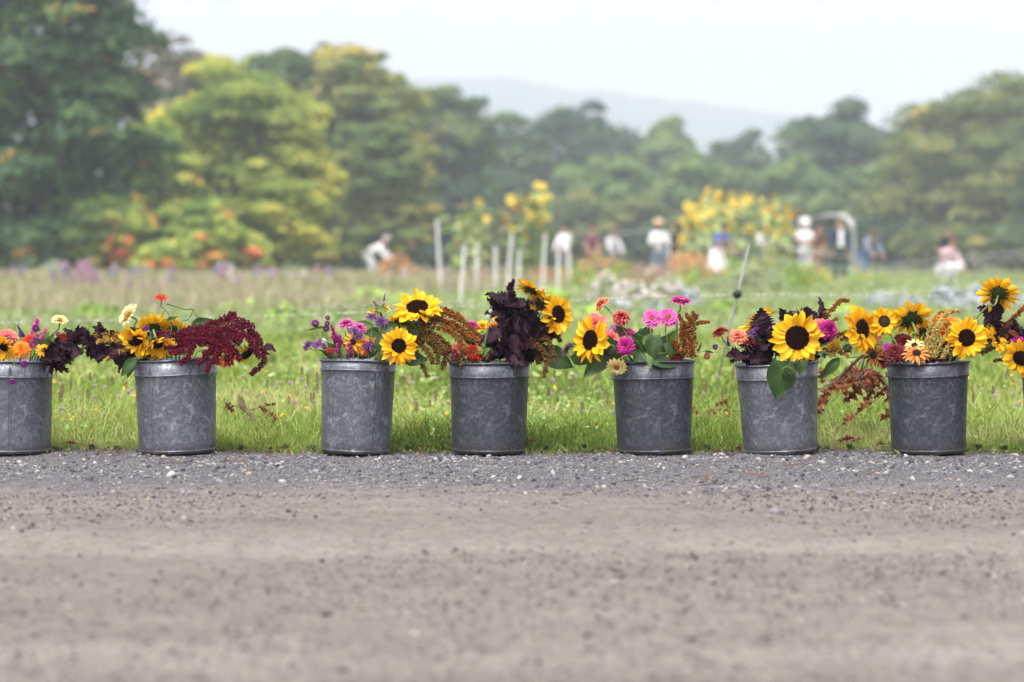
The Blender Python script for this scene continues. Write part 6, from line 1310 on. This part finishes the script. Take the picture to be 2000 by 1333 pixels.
def person(label, px, headpy, Y, yaw, top, bottom, hair=HAIR, bend=0., crouch=0., arms='down', hat=None, hatmat=None, H=1.7, skirt=False, sleeves=True):
    s = H / 1.7; x = (px - 1000) / FPX * Y
    hz = .92 * (1 - .62 * crouch); by = .18 * crouch + .12 * math.sin(bend)
    pel = Vector((0, by, hz)); d = Vector((0, -math.sin(bend), math.cos(bend))); dn = Vector((0, -math.sin(bend * .8), math.cos(bend * .8)))
    wst = pel + d * .16; chs = pel + d * .36; nk = pel + d * .53; hd0 = nk + dn * .10; hd1 = nk + dn * .20; hd2 = nk + dn * .28
    V = [pel, wst, chs, nk, hd0, hd1, hd2]; E = [(0, 1), (1, 2), (2, 3), (3, 4), (4, 5), (5, 6)]; Rr = [.13, .115, .14, .055, .075, .098, .07]
    armj = {}; legj = {}
    fdir = Vector((0, -math.cos(bend * .8), -math.sin(bend * .8)))
    k = len(V); V += [hd1 + fdir * .10 - dn * .01]; E += [(5, k)]; Rr += [.018]                 # nose
    for sx in (-1, 1):
        k = len(V); V += [hd1 + Vector((sx * .092, 0, 0))]; E += [(5, k)]; Rr += [.02]          # ears
    for sx in (-1, 1):
        sh = nk - d * .06 + Vector((sx * .175, 0, 0))
        if arms == 'down': el = sh + Vector((sx * .05, .02, -.28)); wr = el + Vector((sx * -.01, -.07, -.24)); 
        elif arms == 'reach': el = sh + Vector((sx * .04, -.12, -.25)); wr = el + Vector((-sx * .04, -.18, -.17))
        elif arms == 'fold': el = sh + Vector((sx * .08, -.04, -.27)); wr = el + Vector((-sx * .14, -.2, .04))
        else: el = sh + (Vector((sx * .26, -.05, -.08)) if sx == arms else Vector((sx * .04, -.1, -.26))); wr = el + (Vector((sx * .22, -.08, .08)) if sx == arms else Vector((0, -.15, -.18)))
        hd = (wr - el).normalized(); pm = wr + hd * .07; k = len(V)
        V += [sh, el, wr, pm]; E += [(2, k), (k, k + 1), (k + 1, k + 2), (k + 2, k + 3)]; Rr += [.062, .043, .03, .034]; armj[sx] = (sh, el, wr)
        side = hd.cross(Vector((0, 1, .2))).normalized() if abs(hd.y) < .95 else Vector((1, 0, 0))
        for q, ln in enumerate((.07, .085, .08, .06)):
            m = len(V); o_ = side * (.012 * (q - 1.5) * 1.6); V += [pm + hd * ln * .55 + o_ * 1.3, pm + hd * ln + o_ * 1.5 + Vector((0, -.015, 0))]; E += [(k + 3, m), (m, m + 1)]; Rr += [.010, .008]
        m = len(V); V += [wr + hd * .035 + side * .045, wr + hd * .07 + side * .06]; E += [(k + 2, m), (m, m + 1)]; Rr += [.012, .009]
    for sx in (-1, 1):
        hp2 = pel + Vector((sx * .095, 0, -.04)); an = Vector((sx * .12, .06 * (1 + crouch), .07)); kn = Vector((sx * (.11 + .06 * crouch), -.02 - .34 * crouch + by * .3, .48 + .04 * crouch)); to = an + Vector((sx * .02, -.17, -.035))
        k = len(V); V += [hp2, kn, an, to]; E += [(0, k), (k, k + 1), (k + 1, k + 2), (k + 2, k + 3)]; Rr += [.095, .062, .042, .036]; legj[sx] = (hp2, kn, an)
    base = Vector((x, Y, 0)); t = thing('person', label, 'person', base, yaw, 'people picking flowers in the field'); t.scale = (s, s, s)
    skin_obj('body', V, E, Rr, 0, SKIN, t)
    # shirt and trousers: shells of their own
    SV = [pel + d * .02, wst, chs, nk - d * .01]; SE = [(0, 1), (1, 2), (2, 3)]; SR = [.152, .14, .16, .075]
    for sx in (-1, 1):
        sh, el, wr = armj[sx]; e2 = wr if sleeves else sh.lerp(el, .7); k = len(SV)
        if sleeves: SV += [sh, el, wr]; SE += [(2, k), (k, k + 1), (k + 1, k + 2)]; SR += [.082, .06, .046]
        else: SV += [sh, e2]; SE += [(2, k), (k, k + 1)]; SR += [.082, .066]
    skin_obj('shirt', SV, SE, SR, 0, CL[top], t)
    if skirt:
        mb = MB(); mb.lathe([(.15, pel.z + .06), (.2, pel.z - .12), (.25, pel.z - .35), (.28, max(.25, pel.z - .55))], 14); mb.V = [v + Vector((0, by, 0)) for v in mb.V]; link('skirt', mb.mesh(), CL[bottom], t)
    else:
        TV = [pel]; TE = []; TR = [.15]
        for sx in (-1, 1):
            a_, k_, n_ = legj[sx]; k = len(TV); TV += [a_, k_, n_ + Vector((0, 0, .03))]; TE += [(0, k), (k, k + 1), (k + 1, k + 2)]; TR += [.112, .08, .066]
        skin_obj('trousers', TV, TE, TR, 0, CL[bottom], t)
    Rot = Vector((0, 0, 1)).rotation_difference(dn).to_matrix().to_4x4(); Mh = Matrix.Translation(hd1 + dn * .03 - fdir * .018) @ Rot
    mb = MB(); mb.lathe([(.104, -.075), (.112, -.02), (.108, .04), (.085, .085), (.045, .11), (.001, .118)], 14)
    mb.V = [Vector((v.x, v.y + (.02 if v.z < 0 else 0), v.z)) for v in mb.V]; link('hair', mb.mesh(), hair, t, Mh)
    for sx in (-1, 1):
        mb = MB(); mb.blob((0, 0, 0), (.013, .008, .009), None, 0); link('eye', mb.mesh(), EYEB, t, Matrix.Translation(hd1 + fdir * .092 + dn * .012 + Vector((sx * .035, 0, 0))))
    if hat == 'brim':
        mb = MB(); mb.lathe([(.24, .01), (.235, .022), (.125, .04), (.118, .1), (.09, .135), (.001, .14)], 18); link('straw_hat', mb.mesh(), CL[hatmat], t, Mh @ T4(0, 0, .01))
    elif hat == 'hood':
        mb = MB(); mb.lathe([(.10, -.17), (.135, -.1), (.15, 0), (.14, .08), (.09, .14), (.001, .16)], 16); mb.V = [v + Vector((0, .035, 0)) for v in mb.V]; link('hood', mb.mesh(), CL[hatmat], t, Mh)
    elif hat == 'mask':
        mb = MB(); mb.blob((0, 0, 0), (.06, .03, .05), None, 0); link('face_mask', mb.mesh(), CL['white'], t, Matrix.Translation(hd1 + fdir * .085 - dn * .04))
    elif hat == 'long':
        mb = MB(); mb.lathe([(.08, -.34), (.115, -.2), (.12, -.02)], 12); mb.V = [v + Vector((0, .05, 0)) for v in mb.V]; link('long_hair', mb.mesh(), hair, t, Mh)
    # lift or lower so the head is seen at the row of the photo only by choosing the distance; feet stay on the ground
    return t
hp3 = math.pi
person('person bending left in a white shirt with grey hair, alone near the yellow trees', 728, 470, 74, 1.3, 'white', 'pale', HAIRG, 1.0, .15, 'reach')
person('person in a dark vest and straw hat behind the nearest leaning stake', 905, 455, 72, .1, 'black', 'slate', HAIR, .1, 0, 'fold', 'brim', 'straw', sleeves=False)
person('person in a white shirt half hidden behind the rightmost white stake', 1104, 460, 76, -.6, 'white', 'grey', HAIR, .1, 0, 'reach')
person('person in plum clothes right of the white stakes', 1154, 466, 80, .2, 'plum', 'brown', HAIRB, .15, 0, 'reach', sleeves=False)
person('short person in pale clothes between the plum clothed person and the straw hat', 1195, 486, 78, .4, 'pale', 'grey', HAIRB, .35, .1, 'reach')
person('person in a straw hat and white shirt left of the sunflower patch', 1286, 458, 70, 0, 'white', 'slate', HAIR, 0, 0, 'fold', 'brim', 'straw')
person('person dressed in black with long dark hair at the left side of the sunflower patch', 1320, 462, 70.5, -1.2, 'black', 'black', HAIR, .05, 0, 'down', 'long')
person('person in blue with a white skirt bending before the sunflower patch', 1402, 480, 62, .6, 'blue', 'white', HAIR, .55, 0, 'reach', None, None, 1.6, True, False)
person('person in a white shirt stooping under the sunflower patch', 1476, 478, 70, 1.0, 'white', 'navy', HAIRB, .5, 0, 'reach')
person('person in dark grey beside the stooping white shirt', 1497, 476, 73, -.8, 'grey', 'grey', HAIRB, .3, 0, 'down')
person('person in a black shirt wearing a white face mask', 1530, 466, 72, -.9, 'black', 'tan', HAIR, .05, 0, 'down', 'mask', None, 1.66, False, False)
person('person all in white with a white hood right of the sunflower patch', 1572, 458, 68, -.5, 'white', 'pale', HAIR, .1, 0, 'fold', 'hood', 'white', sleeves=False)
person('person in brown shirt just behind the one with the white hood', 1593, 490, 71, .5, 'brown', 'tan', HAIR, .3, 0, 'down', sleeves=False)
t14 = person('person standing in an open navy jacket over a white shirt', 1640, 445, 69, .05, 'navy', 'darkgreen', HAIRB, 0, 0, 'down', None, None, 1.78)
mb = MB(); mb.V = []; mb.box((0, -.165, 1.2), (.12, .02, .46)); link('white_shirt', mb.mesh(False), CL['white'], t14)
person('person bending forward in pale denim beside the navy jacket', 1690, 490, 70, .5, 'slate', 'denim', HAIRB, .85, 0, 'reach')
person('person in black standing at the right behind the crouching one', 1850, 468, 80, -.4, 'black', 'black', HAIR, .1, 0, 'down')
person('crouching person in a pink and white top reaching left', 1856, 510, 60, .7, 'pink', 'white', HAIRB, .45, .85, -1)

# ================================================================ VERGE: wildflowers, seed heads, dry leaves, twigs
YF = pmat('wild_yellow', [(0, (.75, .36, .01)), (1, (.9, .55, .03))], .6, .2, 40, (.6, .2, .2)); SEEDM = pmat('seed_head', [(0, (.10, .06, .03)), (.5, (.2, .14, .07)), (1, (.34, .28, .15))], .85, 0, 60, (.7, .3, 0)); FLUFF = pmat('fluff_head', [(0, (.32, .26, .22)), (1, (.55, .48, .42))], .9, .2, 40, (.7, .3, 0)); CLOVF = pmat('clover_flower', [(0, (.3, .2, .28)), (1, (.55, .45, .5))], .8, .1, 40, (.7, .3, 0))
yf_me = zinnia_mesh([(11, .15, .1, 0, .85), (8, .1, .5, .06, .6)], 71, 0, .34)
mb = MB(); random.seed(81)
for k in range(70):
    z = k / 70; a = k * 2.4; q = .0042 * math.sin(math.pi * (.12 + .85 * z)) ** .6; mb.blob((q * math.cos(a), q * math.sin(a), z * .022), (.0012, .0012, .0018), None, .3)
SEED = mb.mesh(False, 'seed_head')
mb = MB()
for k in range(60):
    v = Vector((random.gauss(0, 1), random.gauss(0, 1), random.gauss(0, 1))).normalized() * .0058 * random.uniform(.6, 1.1); mb.blob(v + Vector((0, 0, .004)), (.0012, .0012, .0016), None, .4)
PUFF = mb.mesh(False, 'head')
STW = []
for k in range(4):
    mb = MB(); mb.tube(smooth_path([Vector((0, 0, -.01)), Vector((random.gauss(0, .06), random.gauss(0, .04), .5)), Vector((random.gauss(0, .14), random.gauss(0, .1), 1))], 4), .0011, 4); STW.append((mb.mesh(False, 'stem'), mb.V[-1].copy()))
STD = pmat('dry_stem', [(0, (.12, .14, .04)), (1, (.34, .3, .14))], .7, .1, 10, (.2, .3, .5))
vrs = random.Random(17)
def wild(kind, px, Y, h, label, grp, cat):
    t = thing({'y': 'yellow_wildflower', 's': 'plantain_stalk', 'f': 'seed_puff', 'c': 'clover_bloom'}[kind], label, cat, ((px - 1000) / FPX * Y, Y, float(mead_z(np.array([(px - 1000) / FPX * Y]), np.array([Y]))[0])), vrs.uniform(0, 6.28), grp)
    me, tip = vrs.choice(STW); link('stem', me, STD, t, Matrix.Diagonal((h, h, h, 1)) if False else Matrix.Diagonal((.8 * h, .8 * h, h, 1)))
    tp = Vector((tip.x * .8 * h, tip.y * .8 * h, tip.z * h))
    if kind == 'y': link('flower', yf_me, YF, t, Matrix.Translation(tp) @ face_mat((vrs.gauss(0, .4), -vrs.uniform(.1, .9), .8)) @ Matrix.Scale(vrs.uniform(.006, .0095), 4))
    elif kind == 's': link('seed_head', SEED, SEEDM, t, Matrix.Translation(tp) @ Matrix.Diagonal((1, 1, vrs.uniform(.9, 1.8), 1)))
    elif kind == 'f': link('seed_head', PUFF, FLUFF, t, Matrix.Translation(tp) @ Matrix.Scale(vrs.uniform(.7, 1.2), 4))
    else: link('flower', PUFF, CLOVF, t, Matrix.Translation(tp) @ Matrix.Scale(vrs.uniform(.9, 1.5), 4))
gaps = [(104, 262), (424, 626), (772, 878), (1036, 1196), (1356, 1440), (1596, 1734), (1892, 2000)]
gname = ['between the first two buckets', 'right of the second bucket', 'right of the narrow leaning bucket', 'between the two dark middle buckets', 'left of the heart leaf bucket', 'right of the heart leaf bucket', 'right of the last full bucket']
for gi, (a_, b2) in enumerate(gaps):
    w = b2 - a_
    for kind, n, nm, cat in (('y', .09, 'small yellow wildflower in the verge ', 'wildflower'), ('s', .09, 'brown plantain seed stalk in the verge ', 'seed stalk'), ('f', .08, 'fluffy pale seed head in the verge ', 'seed head'), ('c', .04, 'pinkish clover bloom in the verge ', 'clover')):
        for k in range(int(w * n)):
            Y = vrs.choice([vrs.uniform(7.6, 8.4), vrs.uniform(7.9, 10.5)]); h = {'y': vrs.uniform(.05, .15), 's': vrs.uniform(.08, .2), 'f': vrs.uniform(.1, .2), 'c': vrs.uniform(.08, .18)}[kind] * (.75 + .25 * min(1, (Y - 7.4) / .6))
            wild(kind, vrs.uniform(a_ - 25, b2 + 25) , Y, h, nm + gname[gi], nm.strip() + ' ' + gname[gi], cat)
OAKD = pmat('dry_oak_leaf', [(0, (.07, .02, .01)), (.5, (.22, .07, .025)), (1, (.4, .17, .07))], .65, .2, 30, (.4, .4, .2)); OAKR = pmat('dry_leaf_red', [(0, (.12, .02, .012)), (1, (.3, .06, .03))], .65, .15, 30, (.4, .4, .2)); OAKT = pmat('dry_leaf_tan', [(0, (.2, .12, .07)), (1, (.42, .3, .2))], .7, .15, 30, (.4, .4, .2))
TWIG = flat('twig_bark', (.12, .08, .055), .85, .1, 0, 60); TWIGR = flat('twig_red', (.24, .10, .05), .8, .1, 0, 60)
def dead_branch(label, path, leaves, size, mat, seed, hang=.6):
    rs = random.Random(seed); pw = [P(x, y, Y) for x, y, Y in path]; base = pw[0].copy(); base.z = .0; t = thing('oak_branch', label, 'branch', base)
    q = smooth_path([p - base for p in pw], 5); mb = MB(); mb.tube(q, [.009 * (1 - .75 * i / len(q)) for i in range(len(q))], 6)
    for k in range(leaves):
        u = rs.uniform(.1, 1); s = q[min(len(q) - 1, int(u * len(q)))]; e = s + Vector((rs.gauss(0, .045), rs.gauss(0, .05), rs.gauss(-.02, .04))); e.z = max(.015, e.z)
        mb.tube([s, e], .0016, 4); X = Vector((rs.gauss(0, .7), rs.gauss(0, .4), rs.gauss(-hang, .5))).normalized(); L = rs.uniform(*size); nrm = Vector((rs.gauss(0, .6), -1, rs.gauss(.2, .5)))
        Zv = (nrm - X * nrm.dot(X)).normalized(); Yv = Zv.cross(X); W = L * .62
        link('leaf', rs.choice(LEAF['oak']), mat, t, Matrix(((X.x * L, Yv.x * W, Zv.x * L, e.x), (X.y * L, Yv.y * W, Zv.y * L, e.y), (X.z * L, Yv.z * W, Zv.z * L, max(e.z, .02 + max(0, -X.z) * L)), (0, 0, 0, 1))))
    link('twig', mb.mesh(), TWIG, t)
dead_branch('fallen branch of dry red brown oak leaves between the last two full buckets', [(1590, 800, 7.9), (1640, 738, 7.8), (1690, 690, 7.75), (1720, 668, 7.75)], 26, (.05, .085), OAKD, 3)
dead_branch('low spray of dry oak leaves hanging left of the last full bucket', [(1745, 800, 7.7), (1725, 745, 7.65), (1695, 722, 7.65), (1670, 745, 7.65)], 20, (.045, .075), OAKD, 4)
dead_branch('dry red oak sprig lying in the grass left of the heart leaf bucket', [(1360, 815, 8.3), (1400, 800, 8.3), (1450, 805, 8.3)], 18, (.04, .065), OAKR, 5, .2)
dead_branch('curled brown oak sprig in the grass left of the narrow leaning bucket', [(470, 790, 8.0), (500, 820, 7.9), (540, 838, 7.9)], 8, (.035, .06), OAKD, 6, .2)
def dry_leaf(px, py, L, mat, label, Y=None):
    Y = Y or GY(py); p = P(px, py, Y); t = thing('fallen_leaf', label, 'dry leaf', (p.x, Y, max(p.z, .012)), vrs.uniform(-.6, .6) + (3.14 if vrs.random() < .5 else 0), 'dry leaves fallen along the verge')
    link('blade', vrs.choice(LEAF['oak']), mat, t, Euler((vrs.uniform(-.8, .1), vrs.uniform(-.4, .2), 0)).to_matrix().to_4x4() @ Matrix.Diagonal((L, L * .6, L, 1)))
    mb = MB(); mb.tube([Vector(), Vector((-.012, .002, .003))], .0008, 4); link('stalk', mb.mesh(), TWIG, t)
for a in [(130, 866, .04, OAKD, 'curled brown leaf in the grass beside the leftmost bucket', 7.42), (235, 882, .026, OAKT, 'pale tan leaf at the road edge left of the second bucket', 7.36), (838, 874, .026, OAKD, 'brown leaf at the grass edge between the narrow and the dark blotched bucket', 7.4), (1044, 862, .035, OAKR, 'red leaf right of the dark blotched bucket', 7.45),
          (1640, 862, .045, OAKR, 'dark red leaf right of the heart leaf bucket', 7.43), (1666, 862, .04, OAKT, 'pale tan leaf beside the dark red one', 7.43), (1682, 858, .026, OAKD, 'small orange brown leaf beside the pale tan one', 7.44), (1728, 868, .03, OAKR, 'red leaf at the left base of the last full bucket', 7.41), (1447, 880, .022, OAKR, 'tiny red leaf at the left base of the heart leaf bucket', 7.37),
          (540, 878, .028, OAKD, 'brown leaf at the grass edge left of the narrow bucket', 7.38), (1600, 876, .024, OAKD, 'brown leaf by the right base of the heart leaf bucket', 7.39)]: dry_leaf(*a)
def twig(pts, label, r=.0013, mat=TWIGR):
    pw = [P(x, y, GY(y)) for x, y in pts]
    for p in pw: p.z = .009
    t = thing('twig', label, 'twig', pw[0], 0, 'small twigs lying on the gravel'); mb = MB(); q = [p - pw[0] for p in smooth_path(pw, 4)]; mb.tube(q, r, 5); link('stick', mb.mesh(), mat, t)
    mb = MB(); mb.tube([q[len(q) // 2], q[len(q) // 2] + Vector((.012, .015, .002))], r * .6, 4); link('side_shoot', mb.mesh(), mat, t)
twig([(1520, 918), (1545, 915), (1572, 912)], 'reddish twig in front of the heart leaf bucket, upper one'); twig([(1450, 929), (1475, 934), (1505, 938)], 'reddish twig left of the upper one in front of the heart leaf bucket')
twig([(1362, 955), (1390, 954), (1415, 952)], 'brown twig on the gravel before the pink zinnia bucket', mat=TWIG); twig([(1348, 939), (1375, 938), (1400, 939)], 'thin red twig just above the brown twig'); twig([(1680, 933), (1700, 931), (1720, 927)], 'short red twig before the last full bucket')
twig([(308, 913), (340, 911), (365, 913)], 'thin twig before the second bucket', mat=TWIG); twig([(430, 907), (455, 906), (478, 906)], 'reddish twig right of the second bucket'); twig([(1218, 947), (1245, 944), (1270, 944)], 'grey twig in front of the pink zinnia bucket', mat=TWIG)
# tufts at the bucket feet
for k, (px, py, n, lb) in enumerate([(115, 888, 16, 'tiny weed at the right foot of the leftmost bucket'), (180, 884, 22, 'low weed creeping onto the gravel between the first two buckets'), (228, 887, 14, 'tiny weed on the gravel left of the second bucket'), (470, 886, 24, 'low weed on the gravel right of the second bucket'), (560, 883, 20, 'low weed creeping out left of the narrow bucket'), (610, 886, 14, 'tiny weed at the left foot of the narrow bucket'), (800, 886, 22, 'low weed on the gravel right of the narrow bucket'), (868, 887, 14, 'tiny weed at the left foot of the dark blotched bucket'), (1068, 886, 20, 'low weed right of the dark blotched bucket'), (1140, 884, 24, 'low weed between the two dark middle buckets'), (1380, 885, 20, 'low weed right of the pink zinnia bucket'), (1660, 884, 22, 'low weed on the gravel right of the heart leaf bucket'), (1960, 886, 22, 'low weed near the right edge of the photo'), (1836, 888, 26, 'tiny weed at the front foot of the last full bucket'), (1862, 886, 14, 'small weed right of the tiny one at the last full bucket'), (1425, 893, 14, 'tiny weed beside a pale stone left of the heart leaf bucket'), (1598, 888, 16, 'tiny weed at the right foot of the heart leaf bucket'), (1912, 884, 30, 'weed on the road edge right of the last full bucket')]):
    Y = GY(py); p = P(px, py, Y); t = thing('small_weed', lb, 'weed', (p.x, Y, .002)); mb = MB()
    for q in range(n):
        a = vrs.uniform(0, 6.28); e = Vector((math.cos(a) * vrs.uniform(.004, .018), math.sin(a) * vrs.uniform(.004, .012), vrs.uniform(.008, .026)))
        petal_geo(mb, Matrix.Translation(e * .6) @ e.to_track_quat('X', 'Z').to_matrix().to_4x4(), .010, .006, q, 0, 3)
    link('leaves', mb.mesh(), LEAFG, t); mb = MB(); mb.tube([Vector((0, 0, -.004)), Vector((.001, 0, .018))], .0008, 4); link('stem', mb.mesh(), STEM, t)
